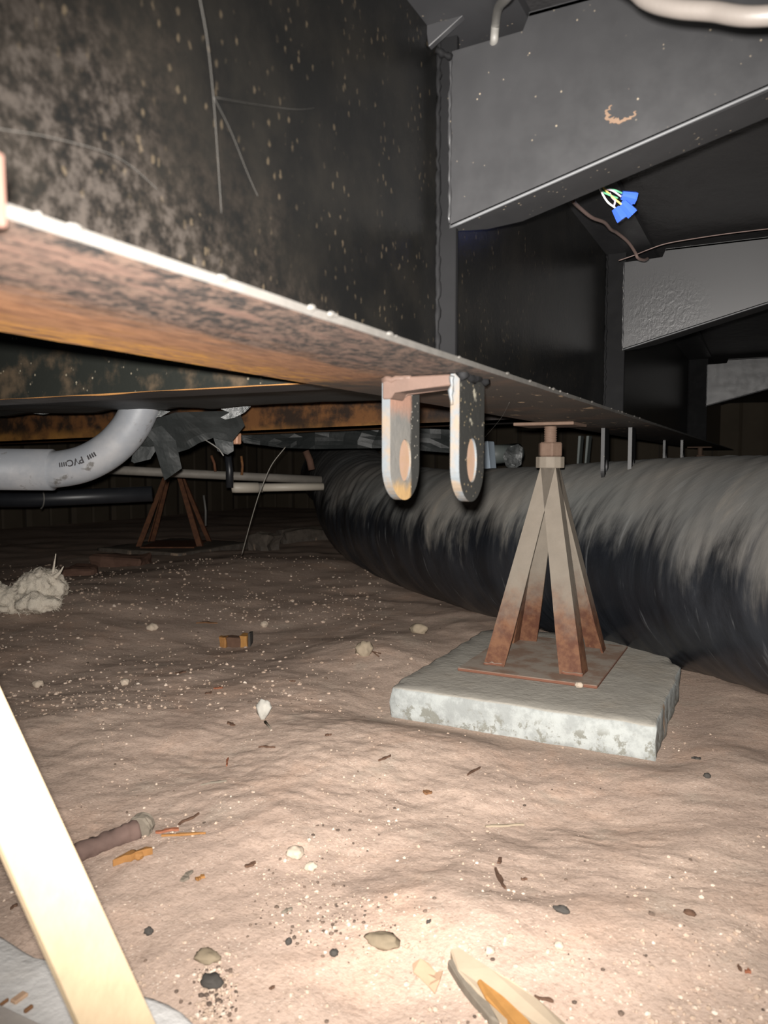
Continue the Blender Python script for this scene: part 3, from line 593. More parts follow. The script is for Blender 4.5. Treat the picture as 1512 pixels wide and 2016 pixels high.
sheet('torn_edge', [(302, 806), (335, 810), (318, 820), (298, 824)], lambda x, y: 1.30, 'poly_grey', '', '', wrap, seed=13, crum=.005)
sheet('torn_edge', [(430, 800), (494, 800), (482, 812), (462, 822), (444, 826), (434, 822), (452, 812), (436, 806)], lambda x, y: 1.31, 'poly_grey', '', '', wrap, seed=14, crum=.006)
tube('broken_tie', [Pd(404, 866, 1.33), Pd(420, 876, 1.33), Pd(432, 885, 1.33), Pd(440, 897, 1.32)], .0012, 'cable_grey', wrap, 6)
sheet('plastic_sheet', [(470, 858), (480, 852), (620, 846), (780, 842), (890, 846), (890, 892), (760, 882), (620, 884), (560, 882), (480, 872)], lambda x, y: 2.05 - (x - 470) * .0004, 'poly', 'black plastic sheet hanging behind the rusty channel above the duct', 'plastic sheet', seed=21, crum=.02)

# grey drain pipe with a long sweep elbow
D = 1.30; pv = thing('drain_pipe', Pd(60, 965, D), 'grey plastic drain pipe curving up into the black belly wrap', 'pipe')
tube('straight_section', [Pd(-420, 918, D * 1.0), Pd(-200, 922, D), Pd(104, 925, D)], .0352, 'pvc', pv, 40)
ep = catmull([Pd(70, 925, D), Pd(120, 923, D), Pd(170, 911, D), Pd(217, 884, D), Pd(252, 848, D), Pd(272, 812, D), Pd(284, 776, D)], 16); efr = frames(ep)
elb = tube('elbow', ep, .0312, 'pvc', pv, 40)
def surf(s_, w_, rr): # point on the elbow facing the camera
    i = max(0, min(len(ep) - 2, int(s_))); f_ = s_ - i; p_ = ep[i].lerp(ep[i + 1], f_); _, t, a_, b_ = efr[i]; to = (CAM - p_); to = (to - t * to.dot(t)).normalized(); up = to.cross(t)
    return p_ + (to * math.cos(w_) + up * math.sin(w_)) * rr
def print_on(parent, text, s0, w0, size):
    cu = bpy.data.curves.new('print', 'FONT'); cu.body = text; cu.size = 1; cu.offset = .025; tmp = bpy.data.objects.new('tmp', cu); COL.objects.link(tmp)
    me = bpy.data.meshes.new_from_object(tmp.evaluated_get(bpy.context.evaluated_depsgraph_get())); bpy.data.objects.remove(tmp)
    seglen = (ep[20] - ep[19]).length
    for v in me.vertices: v.co = surf(s0 - v.co.x * size / seglen, w0 + .3 - v.co.y * size / .0312, .0316) # reads upside down, as the pipe was turned
    return link('print', me, 'ink', parent)
bpy.context.view_layer.update()
sgn = 1
print_on(elb, 'PVC', 35.2, .10, .0155)
for k in range(4): # smudged, unreadable marks beside the word
    for s_, ln in ((39.6, 1.3), (22.0, 1.1)):
        vs = [surf(s_ + (k - 1.5) * 1.35 + a_, .10 + b_, .0316) for a_, b_ in ((0, 0), (ln * .7, 0), (ln * .7, .26), (0, .22))]; from_py('ink_smudge', vs, [(0, 1, 2, 3)], 'ink', elb)
# thinner pipes farther back
tube('water_pipe', [Pd(140, 921, 2.25), Pd(300, 929, 2.3), Pd(480, 938, 2.4), Pd(632, 945, 2.48)], .0135, 'pvc_white', None, 14); tag(bpy.data.objects['water_pipe'], 'long thin off-white pipe passing behind the torn black wrap', 'pipe')
wp = thing('water_pipe', Pd(540, 965, 2.35), 'short cream pipe with a thick collar just left of the duct', 'pipe')
tube('straight_section', [Pd(505, 960, 2.35), Pd(636, 958, 2.42)], .0125, 'pvc_cream', wp, 14); tube('coupling', [Pd(458, 960, 2.33), Pd(464, 960, 2.33), Pd(508, 960, 2.35)], .0165, 'pvc_cream', wp, 14); tube('ring', [Pd(509, 960, 2.35), Pd(518, 960, 2.35)], .0148, 'pvc_white', wp, 14)
bp = thing('black_pipe', Pd(150, 990, 2.1), 'black pipe lying low behind the grey drain pipe', 'pipe')
tube('straight_section', [Pd(-300, 985, 2.1), Pd(60, 983, 2.1), Pd(300, 972, 2.15)], .022, 'black_tube', bp, 16)
tube('cable_tie', [Pd(80 + 7 * math.sin(a_), 982 + 19 * math.cos(a_), 2.075 + .012 * math.cos(a_ * 2)) for a_ in [math.pi * k / 12 for k in range(13)]], .0022, 'cable_grey', bp, 6)
tube('hanging_wire', catmull([Pd(562, 880, 1.75), Pd(535, 915, 1.75), Pd(517, 955, 1.75), Pd(506, 985, 1.75), Pd(490, 1040, 1.78), Pd(476, 1092, 1.82)], 8), .0011, 'wire_far', None, 6); tag(bpy.data.objects['hanging_wire'], 'thin grey wire drooping from the belly to the dirt left of the duct', 'wire')
# dim straps and posts between the far pipes
for k, (a_, b_, d, r, mt, lab) in enumerate((((416, 897), (424, 928), 2.2, .004, 'rust_far', 'short dim strap hanging just left of the black post'), ((475, 898), (476, 935), 2.3, .004, 'rust_dark', 'thin dim rod hanging above the cream pipe'), ((401, 975), (405, 1035), 2.9, .004, 'cable_grey', 'thin pale stake standing in the dark beyond the pipes'), ((448, 892), (452, 960), 2.2, .011, 'black_tube', 'dark post standing against the thick collar of the cream pipe'), ((602, 888), (614, 925), 2.6, .012, 'brick', 'brownish bracket touching the far end of the duct'))):
    o = tube(('hanging_strap', 'hanging_rod', 'stake', 'post', 'pipe_bracket')[k], [Pd(*a_, d), Pd((a_[0] + b_[0]) / 2 + 2, (a_[1] + b_[1]) / 2, d), Pd(*b_, d)], r, mt, None, 8); tag(o, lab, 'strap' if k < 2 else 'post')
cpo = box('copper_fitting', Pd(465, 868, 1.6) - Vector((.008, .008, .007)), Pd(465, 856, 1.6) + Vector((.008, .008, .004)), 'copper', None, .002); tag(cpo, 'small bright copper fitting at the end of the rusty channel', 'fitting')
# things seen over the duct behind the stand
wb = prism('foam_block', [(Pd(939, 925, 1.9).x - .006, Pd(945, 932, 1.9).z), (Pd(968, 928, 1.9).x, Pd(968, 928, 1.9).z), (Pd(962, 868, 1.9).x, Pd(962, 868, 1.9).z), (Pd(939, 872, 1.9).x - .006, Pd(939, 872, 1.9).z)], 1, Pd(950, 900, 1.9).y, Pd(950, 900, 1.9).y + .05, 'white_plastic', None, .002); tag(wb, 'pale blue-white block peeking out beside the nearest spring hanger', 'block')
tube('grey_duct_stub', [Pd(958, 893, 2.1), Pd(985, 893, 2.12), Pd(1024, 889, 2.15)], .028, 'pvc_stub', None, 20) if False else None
plain('pvc_stub', (.11, .125, .12), .5, .4, .4, 14)
o = tube('duct_stub', [Pd(955, 895, 2.1), Pd(985, 894, 2.12), Pd(1020, 891, 2.15)], .026, 'pvc_stub', None, 20); tag(o, 'dull grey-green stub of pipe right of the pale block', 'pipe')
sheet('plastic_sheet', [(990, 898), (1000, 880), (1020, 874), (1030, 882), (1026, 915), (1010, 925), (996, 918)], lambda x, y: 2.06, 'poly_grey', 'crumpled shiny plastic on the end of the grey-green pipe stub', 'plastic sheet', seed=31, crum=.03)
for k, (x0_, x1_, lab) in enumerate(((1141, 1137, 'shiny dark strap edge hanging behind the stand, the left one'), (1157, 1152, 'shiny dark strap edge hanging behind the stand, the right one'))):
    o = prism('hanging_strap', [(Pd(x0_ - 3, 860, 2.2).x, Pd(x0_, 858, 2.2).z), (Pd(x0_ + 3, 860, 2.2).x, Pd(x0_, 858, 2.2).z), (Pd(x1_ + 2, 860, 2.2).x, Pd(x1_, 925, 2.2).z), (Pd(x1_ - 2, 860, 2.2).x, Pd(x1_, 925, 2.2).z)], 1, Pd(x0_, 880, 2.2).y, Pd(x0_, 880, 2.2).y + .04, 'pvc_stub', None, .0008); tag(o, lab, 'strap')

# ------------------------------------------------------------------ cables at the top right
tube('conduit', catmull([Vector((-.165, .47, .72)), Vector((-.14, .45, .665)), Pd(1215, -40, .40), Pd(1275, 0, .385), Pd(1330, 16, .375), Pd(1400, 22, .365), Pd(1512, 31, .35), Vector((.05, .392, .552)), Vector((.12, .39, .552)), Vector((.22, .385, .56)), Vector((.38, .375, .59)), Vector((.62, .36, .66)), Vector((.72, .38, .72))], 10), .0043, 'conduit', None, 16); tag(bpy.data.objects['conduit'], 'thick pale cable sweeping across the top right corner', 'cable')
tube('grey_cable', catmull([Py(1040, -90, .40), Py(1004, -14, .47), Py(982, 14, .53), Py(976, 45, .566), Py(973, 78, .570), Py(972, 92, .585), Py(985, 96, .64)], 10), .0032, 'cable_grey', None, 12); tag(bpy.data.objects['grey_cable'], 'grey cable bending through the notch of the nearest outrigger', 'cable')
tube('brown_wire', catmull([Pd(1128, 396, .80), Pd(1140, 408, .83), Pd(1165, 428, .87), Pd(1190, 438, .91), Pd(1203, 452, .95), Pd(1214, 458, .98), Pd(1236, 476, 1.02), Pd(1250, 496, 1.05), Pd(1256, 508, 1.06), Pd(1268, 512, 1.08), Pd(1275, 509, 1.10)], 8), .0021, 'wire_brown', None, 8); tag(bpy.data.objects['brown_wire'], 'twisted brown wire drooping to the notch of the middle outrigger', 'wire')
tube('thin_wire', catmull([Pd(1218, 513, 1.10), Pd(1250, 502, 1.09), Pd(1275, 492, 1.09), Pd(1310, 480, 1.08), Pd(1365, 470, 1.07), Pd(1440, 459, 1.06), Pd(1560, 445, 1.04)], 8), .0008, 'wire_brown', None, 6); tag(bpy.data.objects['thin_wire'], 'thin dark wire running along the top of the middle outrigger', 'wire')
wn = thing('wire_bundle', Pd(1186, 370, .82), 'loose house wires ending in blue wire nuts behind the nearest outrigger', 'wires')
DW = .84
for (a_, mid, b_, mt) in (((1181, 372), (1195, 396), (1211, 409), 'wire_white'), ((1186, 377), (1200, 384), (1216, 390), 'wire_green'), ((1190, 372), (1206, 388), (1229, 407), 'wire_yellow'), ((1192, 371), (1207, 376), (1224, 388), 'wire_lilac'), ((1196, 371), (1212, 375), (1226, 381), 'wire_green'), ((1206, 390), (1211, 396), (1208, 408), 'wire_lilac')):
    tube('wire', catmull([Pd(a_[0] - 6, a_[1] - 10, DW), Pd(*a_, DW), Pd(*mid, DW - .004), Pd(*b_, DW)], 6), .0011, mt, wn, 6)
for (a_, b_, dd) in (((1212, 410), (1226, 432), -.004), ((1226, 400), (1246, 422), -.008), ((1224, 384), (1252, 390), -.003), ((1228, 392), (1243, 404), .006)):
    A, B = Pd(*a_, DW + dd), Pd(*b_, DW + dd); bm = bmesh.new(); n = 8; add_tube(bm, [A.lerp(B, k / n) for k in range(n + 1)], lambda t: .0045 + .0022 * t if t < .9 else .0062, 12, True, lambda i, w_: 1 + .06 * math.cos(w_ * 6)); from_bm('wire_nut', bm, 'wire_nut', wn)

# cobweb strands between the lens side and the web of the beam
for k, (pts, lab) in enumerate((([(392, -10, .30), (408, 80, .31), (420, 190, .33), (428, 300, .35), (436, 420, .37)], 'long cobweb strand hanging down the beam web'), ([(420, 190, .33), (455, 260, .36), (500, 370, .40), (560, 490, .45), (600, 555, .48), (690, 640, .50)], 'slanting cobweb strand running down to the right'), ([(-10, 252, .24), (120, 275, .27), (240, 315, .31), (330, 390, .35), (395, 437, .38)], 'cobweb strand crossing the left of the beam web'), ([(425, 192, .33), (520, 208, .4), (600, 215, .44), (660, 200, .5), (710, 175, .54)], 'slack cobweb thread swinging to the right'), ([(1003, 792, .7), (985, 825, .78), (955, 860, .9)], 'cobweb thread below the flange beside the spring hanger'))):
    o = tube('cobweb_strand', catmull([Pd(*p_) for p_ in pts], 8), .00017 if k != 3 else .00008, 'cobweb', None, 5); tag(o, lab, 'cobweb', 'cobweb strands')

# ------------------------------------------------------------------ debris on the dirt
def lump(name, px, py, r, sc, mat, label, cat, seed=0, amp=.35, group=None, rotz=0.0, sink=.35, sub=3):
    c = on_ground(px, py); bm = bmesh.new(); bmesh.ops.create_icosphere(bm, subdivisions=sub, radius=1)
    for v in bm.verts: v.co *= 1 + amp * noise.noise(v.co * 1.6 + Vector((seed * 3.1, 0, 0))) + amp * .5 * noise.noise(v.co * 4 + Vector((seed, 2, 0)))
    bmesh.ops.transform(bm, verts=bm.verts, matrix=Matrix.Translation(c + Vector((0, 0, r * sc[2] * (1 - sink)))) @ Matrix.Rotation(rotz, 4, 'Z') @ Matrix.Diagonal((r * sc[0], r * sc[1], r * sc[2], 1)))
    return tag(from_bm(name, bm, mat, None, sub > 2), label, cat, group)
def chip(name, a_, b_, wpx, mat, label, cat, thick=.002, group=None, curl=0.0, seed=0):
    """flat irregular sliver lying on the dirt between two pixels"""
    A, B = on_ground(*a_), on_ground(*b_); ax = (B - A); ln = ax.length; d = ((A + B) / 2 - CAM).length; hw = wpx / 1500 * d / 2; sd = Vector((0, 0, 1)).cross(ax).normalized(); rnd = random.Random(seed + int(a_[0])); n = 7; vs = []
    for k in range(n + 1):
        t = k / n; p_ = A.lerp(B, t); p_ += sd * hw * .9 * noise.noise(Vector((t * 2.3 + seed, seed * .7, 0))); p_.z = max(p_.z, gz(p_.x, p_.y)) + .0008 + curl * (2 * t - 1) ** 2; w_ = hw * (.35 + .65 * math.sin(math.pi * (t * .86 + .07))) * rnd.uniform(.5, 1.25)
        vs += [p_ + sd * w_ + Vector((0, 0, 0)), p_ - sd * w_, p_ - sd * w_ * .8 + Vector((0, 0, thick)), p_ + sd * w_ * .8 + Vector((0, 0, thick * rnd.uniform(.7, 1.2)))]
    fs = [(4 * k + i, 4 * k + (i + 1) % 4, 4 * k + 4 + (i + 1) % 4, 4 * k + 4 + i) for k in range(n) for i in range(4)] + [(0, 3, 2, 1), (4 * n, 4 * n + 1, 4 * n + 2, 4 * n + 3)]
    return tag(from_py(name, vs, fs, mat), label, cat, group)
# white insulation
ins = thing('insulation_tuft', on_ground(60, 1200), 'fluffy white insulation tuft at the left border', 'insulation')
DI = (on_ground(60, 1203) - CAM).dot(Vector((-math.sin(YAW), math.cos(YAW), 0))) * .998; bm = bmesh.new()
for (px, py, dd, r) in ((12, 1172, 0, .035), (35, 1180, .0, .045), (62, 1168, .02, .055), (85, 1152, .02, .056), (100, 1160, .02, .045), (80, 1186, -.03, .035), (52, 1188, -.03, .032), (100, 1190, -.03, .020), (-20, 1180, 0, .05), (0, 1196, -.04, .016)):
    c = Pd(px, py, DI + dd); mtx = Matrix.Translation(c) @ Matrix.Diagonal((r * .85, r * .85, r * .72, 1)); bmesh.ops.create_icosphere(bm, subdivisions=3, radius=1, matrix=mtx)
for v in bm.verts: v.co += Vector((noise.noise(v.co * 22), noise.noise(v.co * 22 + Vector((4, 0, 0))), noise.noise(v.co * 22 + Vector((0, 6, 0))))) * .010 + Vector((noise.noise(v.co * 70), noise.noise(v.co * 70 + Vector((4, 0, 0))), noise.noise(v.co * 70 + Vector((0, 6, 0))))) * .003
IV_ = [v.co.copy() for v in bm.verts]; fo = from_bm('fluff', bm, 'insulation', ins, True)
md = fo.modifiers.new('merge', 'REMESH'); md.mode = 'VOXEL'; md.voxel_size = .0045; md.use_smooth_shade = True
tx = bpy.data.textures.new('fluff_noise', 'CLOUDS'); tx.noise_scale = .022; tx.noise_depth = 4; md = fo.modifiers.new('fluff', 'DISPLACE'); md.texture = tx; md.strength = .030; md.texture_coords = 'LOCAL'
bm = bmesh.new(); rnd = random.Random(2); cc = sum(IV_, Vector()) / len(IV_)
for k in range(420):
    p_ = rnd.choice(IV_); d_ = ((p_ - cc).normalized() + Vector((rnd.uniform(-1, 1), rnd.uniform(-1, 1), rnd.uniform(-.6, 1))) * .8).normalized() * rnd.uniform(.003, .010); q_ = Vector((rnd.uniform(-1, 1), rnd.uniform(-1, 1), rnd.uniform(-1, .3))) * .004
    add_tube(bm, [p_, p_ + d_ * .5 + q_ * .3, p_ + d_ + q_], lambda t: .0010 * (1 - .8 * t), 4)
tag(from_bm('fibres', bm, 'insulation', ins), kind='stuff')
tube('loose_strand', catmull([Pd(104, 1128, DI), Pd(107, 1110, DI), Pd(110, 1090, DI)], 5), lambda t: .0032 * (1 - .7 * t), 'insulation', ins, 7); tube('loose_strand', catmull([Pd(108, 1136, DI), Pd(117, 1128, DI), Pd(125, 1115, DI)], 5), lambda t: .006 * (1 - .85 * t), 'insulation', ins, 7)
tf = thing('insulation_tuft', on_ground(520, 1412), 'small white tuft lying alone in the middle of the dirt', 'insulation')
c = on_ground(519, 1415); bm = bmesh.new(); bmesh.ops.create_icosphere(bm, subdivisions=3, radius=1)
R_ = (Pd(536, 1400, 1.05) - Pd(508, 1400, 1.05)).length / 2
for v in bm.verts: v.co = Vector((v.co.x * (1 + .45 * v.co.z), v.co.y, v.co.z)) * (1 + .25 * noise.noise(v.co * 2.2))
bmesh.ops.transform(bm, verts=bm.verts, matrix=Matrix.Translation(c + Vector((0, 0, R_ * 1.25))) @ Matrix.Diagonal((R_, R_ * .8, R_ * 1.4, 1))); from_bm('fluff', bm, 'tuft_grey', tf, True)
tube('loose_strand', [on_ground(522, 1424, .002), on_ground(529, 1432, .002), on_ground(534, 1438, .001)], lambda t: .002 * (1 - .6 * t), 'bark_grey', tf, 6)
# rusty stake end with flaking skin
A, B = on_ground(110, 1705, .004), on_ground(272, 1645, .006); rs = thing('rusty_stake', B, 'rusted dark brown pipe end sticking out behind the bright leg', 'rusty pipe')
bm = bmesh.new(); n = 30; add_tube(bm, [A.lerp(B, k / n) for k in range(n + 1)], .0095, 18, True, lambda i, w_: .95 + .32 * noise.noise(Vector((i * .35, math.cos(w_) * 1.5, math.sin(w_) * 1.5))) + (.12 if i > 24 else 0)); from_bm('shaft', bm, 'rust_stake', rs, True)
C2 = on_ground(284, 1636, .008); bm = bmesh.new(); add_tube(bm, [B.lerp(C2, k / 5) for k in range(6)], .0115, 12, True, lambda i, w_: 1 + .22 * noise.noise(Vector((i, math.cos(w_) * 2, math.sin(w_) * 2)))); from_bm('broken_collar', bm, 'bark_grey', rs)
lump('flake', 276, 1626, .005, (1.5, 1, .7), 'rust_flake', None, None, 3); fk = bpy.data.objects[[o.name for o in bpy.data.objects if o.name.startswith('flake')][-1]]; fk['label'] = 'small orange rust flake on the collar of the rusted pipe'; fk['category'] = 'rust flake'
chip('rust_flake', (222, 1706), (300, 1682), 17, 'rust_flake', 'long bright orange rust flake below the rusted pipe', 'rust flake', .006, seed=2)
lump('rust_flake', 268, 1688, .006, (1.3, .8, .6), 'rust_flake', 'knobbly orange rust lump beside the long orange flake', 'rust flake', 7)
for k, (a_, b_, w_, mt, lab) in enumerate((((352, 1626), (392, 1604), 8, 'bark', 'curled dark bark strip right of the rusted pipe'), ((306, 1641), (352, 1635), 12, 'bark_red', 'reddish bark sliver just right of the rusted pipe'), ((318, 1648), (405, 1643), 7, 'rust_flake', 'orange crumbly strip under the reddish bark sliver'),
    ((358, 1738), (378, 1718), 13, 'bark_grey', 'grey bark chip below the orange flakes'), ((388, 1736), (400, 1726), 12, 'rust_flake', 'small orange chip next to the grey bark chip'), ((483, 1710), (504, 1702), 11, 'bark', 'ragged dark bark bit left of the pale stones'),
    ((833, 1560), (850, 1564), 15, 'leaf', 'brown leaf scrap below the concrete pad'), ((976, 1713), (993, 1752), 9, 'bark', 'long dark bark sliver in front of the pad'), ((980, 1702), (986, 1692), 10, 'bark', 'stubby dark chip above the long bark sliver'), ((1026, 1734), (1038, 1734), 7, 'bark', 'tiny dark chip right of the long bark sliver'),
    ((1362, 1494), (1380, 1496), 8, 'stone_dark', 'dark chip right of the concrete pad corner'), ((395, 1548), (446, 1539), 6, 'bark_grey', 'straight grey-brown twig in the middle left dirt'), ((510, 1473), (541, 1474), 5, 'bark', 'thin dark twig below the white tuft'), ((446, 1510), (449, 1495), 4, 'bark_red', 'thin red splinter standing out on the dirt'),
    ((448, 1424), (462, 1430), 9, 'bark', 'dark flake left of the white tuft'), ((421, 1357), (439, 1355), 10, 'bark_red', 'rust red chip up in the left dirt'), ((404, 1368), (417, 1364), 8, 'bark', 'dark chip left under the rust red chip'), ((345, 1328), (367, 1324), 10, 'bark', 'flat dark bark piece above the rust red chip'),
    ((386, 1228), (428, 1228), 14, 'leaf', 'dark brown leaf lying among the far gravel'), ((955, 1629), (1032, 1627), 8, 'clod', 'pale splinter of wood in the hollow before the pad'), ((1052, 1966), (1090, 1976), 8, 'bark', 'curved brown bark bit above the plank'), ((570, 1342), (582, 1343), 4, 'bark', 'tiny dark twig above the white tuft'),
    ((920, 1528), (945, 1513), 4, 'bark', 'thin twig just below the front of the pad'), ((840, 1822), (848, 1815), 6, 'stone_dark', 'small black splinter below centre'), ((530, 1950), (541, 1946), 5, 'bark', 'small dark chip near the bottom beside the gravel'), ((1452, 1905), (1460, 1915), 5, 'bark', 'dark needle of bark near the right border'), ((1466, 1916), (1478, 1917), 9, 'bark_red', 'brown nub near the right border'),
    ((745, 1500), (770, 1490), 5, 'bark', 'short twig left of the pad front'), ((640, 1450), (652, 1448), 6, 'bark', 'small dark fleck on the soil ridge'), ((20, 1793), (34, 1784), 6, 'bark', 'small dark curl left of the bright leg'), ((555, 1800), (575, 1792), 7, 'bark_grey', 'flat brown bit among the lower debris'))):
    chip('twig' if 'twig' in lab or 'splinter' in lab or 'needle' in lab else ('leaf' if 'leaf' in lab else 'bark_chip'), a_, b_, w_, mt, lab, 'twig' if 'twig' in lab else ('leaf' if 'leaf' in lab else 'bark chip'), .0018, seed=k)
# broken rusty can / block end far left of the pad
A, B = on_ground(432, 1272), on_ground(494, 1272); bw = thing('broken_wood', A, 'broken dark wood piece with orange ends in the far dirt', 'wood')
ax = (B - A); sd = Vector((-ax.y, ax.x, 0)).normalized(); h_ = .020
def orient_box(nm, t0, t1, w0, w1, z0, z1, mt, par):
    vs = [A + ax * t + sd * w_ + Vector((0, 0, z)) for t in (t0, t1) for w_ in (w0, w1) for z in (z0, z1)]; bm = bmesh.new(); vv = [bm.verts.new(v) for v in vs]
    for q in [(0, 1, 3, 2), (4, 6, 7, 5), (0, 4, 5, 1), (2, 3, 7, 6), (0, 2, 6, 4), (1, 5, 7, 3)]: bm.faces.new([vv[i] for i in q])
    bmesh.ops.subdivide_edges(bm, edges=list(bm.edges), cuts=2, use_grid_fill=True); jitter(bm, .004, 60, t0 * 9); return from_bm(nm, bm, mt, par)
orient_box('body', 0, .95, 0, .02, -.004, .016, 'bark', bw); orient_box('end_block', .68, .90, -.006, .02, -.002, .022, 'wood_orange', bw); orient_box('end_block', .0, .22, -.004, .02, -.002, .018, 'rust_flake', bw); orient_box('end_cap', .91, .99, -.004, .022, -.002, .026, 'stone_dark', bw)
cl = thing('soil_clod', on_ground(718, 1288), 'brown soil clod with two little twigs left of the pad', 'clod')
c = on_ground(718, 1288); bm = bmesh.new(); bmesh.ops.create_icosphere(bm, subdivisions=3, radius=1)
for v in bm.verts: v.co *= 1 + .4 * noise.noise(v.co * 1.8)
bmesh.ops.transform(bm, verts=bm.verts, matrix=Matrix.Translation(c + Vector((0, 0, .008))) @ Matrix.Diagonal((.016, .014, .016, 1))); from_bm('lump', bm, 'clod', cl, True)
for b_ in ((746, 1296), (750, 1290)): tube('twig', [on_ground(722, 1284, .006), on_ground(735, 1290, .006), on_ground(b_[0], b_[1], .003)], .0013, 'bark', cl, 6)
# plank and leaf at the bottom
pk = thing('wood_plank', on_ground(950, 1960), 'weathered split plank half buried at the bottom', 'plank')
def plank_piece(nm, poly, z, mat, seed):
    bm = bmesh.new(); lo = [bm.verts.new(on_ground(*q) + Vector((0, 0, -.004))) for q in poly]; hi = [bm.verts.new(on_ground(*q) + Vector((0, 0, z))) for q in poly]; n = len(poly)
    bm.faces.new(hi); bm.faces.new(lo[::-1])
    for i in range(n): bm.faces.new((lo[i], lo[(i + 1) % n], hi[(i + 1) % n], hi[i]))
    bmesh.ops.bevel(bm, geom=[e for e in bm.edges], offset=.0012, segments=1, affect='EDGES'); return from_bm(nm, bm, mat, pk)
plank_piece('board', [(886, 1885), (905, 1882), (960, 1925), (1010, 1952), (1060, 1985), (1120, 2040), (1180, 2120), (1080, 2120), (1000, 2030), (940, 1975), (900, 1930)], .007, 'wood_pale', 1)
plank_piece('split_grain', [(938, 1952), (946, 1948), (990, 1985), (1040, 2030), (1080, 2090), (1050, 2090), (1000, 2030), (955, 1985)], .0085, 'wood_orange', 2)
plank_piece('split_grain', [(880, 1905), (892, 1900), (920, 1935), (960, 1985), (985, 2030), (965, 2020), (915, 1960)], .006, 'bark_grey', 3)
bm = bmesh.new(); pts = [(812, 1908), (828, 1902), (845, 1906), (858, 1920), (872, 1924), (866, 1944), (856, 1962), (844, 1948), (826, 1938), (814, 1926)]
hi = [bm.verts.new(on_ground(*q) + Vector((0, 0, .004 + .002 * math.sin(i * 1.7)))) for i, q in enumerate(pts)]; lo = [bm.verts.new(v.co - Vector((0, 0, .0012))) for v in hi]; n = len(pts); bm.faces.new(hi); bm.faces.new(lo[::-1])
for i in range(n): bm.faces.new((lo[i], lo[(i + 1) % n], hi[(i + 1) % n], hi[i]))
tag(from_bm('leaf', bm, 'leaf_pale'), 'pale orange dry leaf beside the split plank', 'leaf')
# larger stones that can be told apart
for k, (px, py, r, sc, mt, lab) in enumerate(((408, 1888, .0070, (1.4, 1, .5), 'stone_olive', 'flat olive stone right of the bright leg'), (416, 1938, .0065, (1.3, 1, .6), 'stone_dark', 'dark grey stone in the gravel patch at the bottom'), (580, 1686, .0075, (1.1, 1, .7), 'stone_pale', 'pale round stone in the middle dirt'), (612, 1712, .0055, (1, 1, .7), 'stone_pale', 'smaller pale stone below the pale round one'),
    (75, 1352, .009, (1, 1, .7), 'stone_pale', 'pale stone on the far left dirt'), (246, 1348, .007, (1, 1, .9), 'stone_pale', 'light pebble standing on the left dirt'), (825, 1247, .016, (1.1, .9, .8), 'clod', 'pale clod of soil right behind the pad corner'), (1106, 1796, .0042, (1.5, .8, .7), 'stone_dark', 'black oval pebble in front of the plank'), (293, 1838, .0035, (1, 1, .8), 'stone_dark', 'dark pebble beside the bright leg'),
    (1358, 1800, .0035, (1.3, 1, .6), 'bark', 'brown pebble in the lower right dirt'), (965, 1876, .0036, (1, 1, .8), 'stone_pale', 'white pebble above the plank'), (1100, 1866, .0035, (1, 1, .8), 'stone_pale', 'pale pebble right of the white one above the plank'), (755, 1858, .0085, (1.5, 1, .5), 'stone_olive', 'brown flattened stone near the bottom centre'), (568, 1858, .0030, (.8, 1, .9), 'stone_dark', 'small black pebble in the lower gravel'),
    (658, 1880, .0032, (1, 1, .8), 'stone_dark', 'dark speck of stone left of the brown flattened stone'), (1392, 1530, .0040, (1, 1, .7), 'stone_dark', 'grey pebble below the dark chip at right'), (300, 1240, .012, (1, 1, .7), 'stone_pale', 'light stone in the far gravel'), (520, 1233, .009, (1, 1, .8), 'stone_pale', 'bright stone behind the broken wood piece'), (1150, 1354, .0045, (1.3, 1, .9), 'stone_pale', 'tiny pale stone on the edge of the base plate'))):
    o = lump('stone', px, py, r, sc, mt, lab, 'stone', k + 3, .3)
    if 'base plate' in lab: o.location = Pz(1140, 1352, .0455); o.location.z = .044
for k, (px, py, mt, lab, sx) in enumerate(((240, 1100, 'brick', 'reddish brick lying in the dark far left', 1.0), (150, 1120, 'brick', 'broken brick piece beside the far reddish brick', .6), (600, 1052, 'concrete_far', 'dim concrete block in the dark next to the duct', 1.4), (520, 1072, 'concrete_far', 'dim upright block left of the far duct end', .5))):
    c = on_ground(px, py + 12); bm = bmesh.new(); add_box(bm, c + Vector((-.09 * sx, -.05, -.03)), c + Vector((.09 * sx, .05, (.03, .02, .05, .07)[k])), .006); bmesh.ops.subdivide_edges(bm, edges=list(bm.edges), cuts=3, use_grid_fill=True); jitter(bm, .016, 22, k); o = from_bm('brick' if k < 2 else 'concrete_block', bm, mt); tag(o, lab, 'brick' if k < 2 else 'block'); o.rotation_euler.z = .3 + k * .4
# crumbs and twigs on the near pad and on the base plate
for k, (a_, b_, w_) in enumerate((((22, 1968), (46, 1962), 10), ((0, 1978), (6, 1972), 8), ((48, 1988), (56, 1986), 5))):
    q0, q1 = Pz(*a_, .041), Pz(*b_, .041); o = box('crumb', (min(q0.x, q1.x), min(q0.y, q1.y) - .001, .0395), (max(q0.x, q1.x) + .001, max(q0.y, q1.y) + .003, .042), 'leaf' if k else 'leaf_pale', None, .0006); tag(o, ('orange crumb lying on the pale near pad', 'dark crumb at the left border on the near pad', 'smallest crumb on the pale near pad')[k], 'crumb')

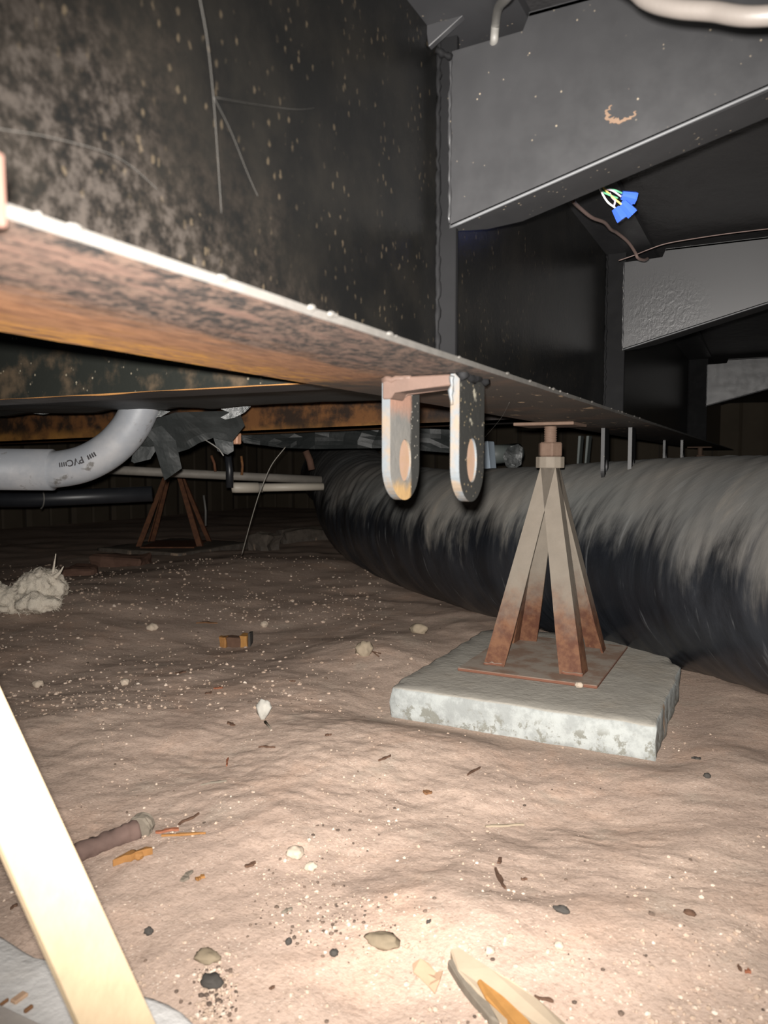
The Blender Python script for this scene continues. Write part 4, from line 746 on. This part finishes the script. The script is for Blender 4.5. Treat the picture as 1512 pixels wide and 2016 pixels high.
# gravel scattered over the dirt: too many to count
rnd = random.Random(11); V_, F_, T_ = [], [], []
ico = bmesh.new(); bmesh.ops.create_icosphere(ico, subdivisions=1, radius=1); IV = [v.co.copy() for v in ico.verts]; IF = [[v.index for v in f_.verts] for f_ in ico.faces]; ico.free()
ico = bmesh.new(); bmesh.ops.create_icosphere(ico, subdivisions=0, radius=1) if False else bmesh.ops.create_icosphere(ico, subdivisions=1, radius=1); ico.free()
def stone_at(p_, r, tone):
    b = len(V_); s_ = (rnd.uniform(.7, 1.3), rnd.uniform(.7, 1.3), rnd.uniform(.5, .9)); ra = rnd.uniform(0, 6.28); c_, n_ = math.cos(ra), math.sin(ra)
    for v in IV:
        k = rnd.uniform(.78, 1.18) * r; x, y, z = v.x * s_[0] * k, v.y * s_[1] * k, v.z * s_[2] * k; V_.append((p_.x + x * c_ - y * n_, p_.y + x * n_ + y * c_, p_.z + z + r * .2)); T_.append(tone)
    for q in IF: F_.append([b + i for i in q])
def on_pad(p_): return (-.48 < p_.x < -.11 and .95 < p_.y < 1.41) or (-.54 < p_.x < -.15 and -.12 < p_.y < .33)
def scatter(n, x0, x1, y0, y1, r0, r1, dens=None, dark=.12):
    for _ in range(n):
        px, py = rnd.uniform(x0, x1), rnd.uniform(y0, y1); p_ = Pz(px, py, 0)
        if on_pad(p_): continue
        if dens and rnd.random() > dens(px, py): continue
        p_.z = gz(p_.x, p_.y); u = rnd.random(); tone = rnd.uniform(0, .12) if u < dark else rnd.uniform(.2, 1) ** 1.0; stone_at(p_, r0 + (r1 - r0) * rnd.random() ** 3.2, tone)
pn = lambda px, py: max(0, min(1, .25 + 1.6 * noise.noise(Vector((px * .006, py * .010, 4)))))
scatter(7000, -100, 1620, 1380, 2060, .0004, .0020, pn)
scatter(3000, -100, 900, 1180, 1420, .0007, .0036, lambda x, y: max(.1, min(1, 1.1 - x / 900)), .08)
scatter(1200, -100, 760, 1110, 1220, .0014, .0050, None, .1)
scatter(900, 380, 470, 1920, 2016, .0005, .0022, lambda x, y: math.exp(-((x - 425) / 30) ** 2), .35)
scatter(1200, 380, 860, 1740, 1900, .0005, .0020, lambda x, y: math.exp(-((x - 660) / 120) ** 2 - ((y - 1810) / 55) ** 2), .5)
scatter(700, 500, 800, 1560, 1760, .0006, .0022, lambda x, y: math.exp(-((x - 650) / 70) ** 2 - ((y - 1660) / 45) ** 2), .15); scatter(700, 800, 1560, 1800, 2060, .0006, .0026, lambda x, y: max(0, (y - 1800) / 200), .05)
me = bpy.data.meshes.new('gravel'); me.from_pydata(V_, [], F_); at = me.attributes.new('tone', 'FLOAT', 'POINT'); at.data.foreach_set('value', T_)
tag(link('gravel', me, 'pebble', None, False, origin=(0, 0, 0)), 'fine tan gravel and crumbs scattered over the dirt floor', 'gravel', kind='stuff')
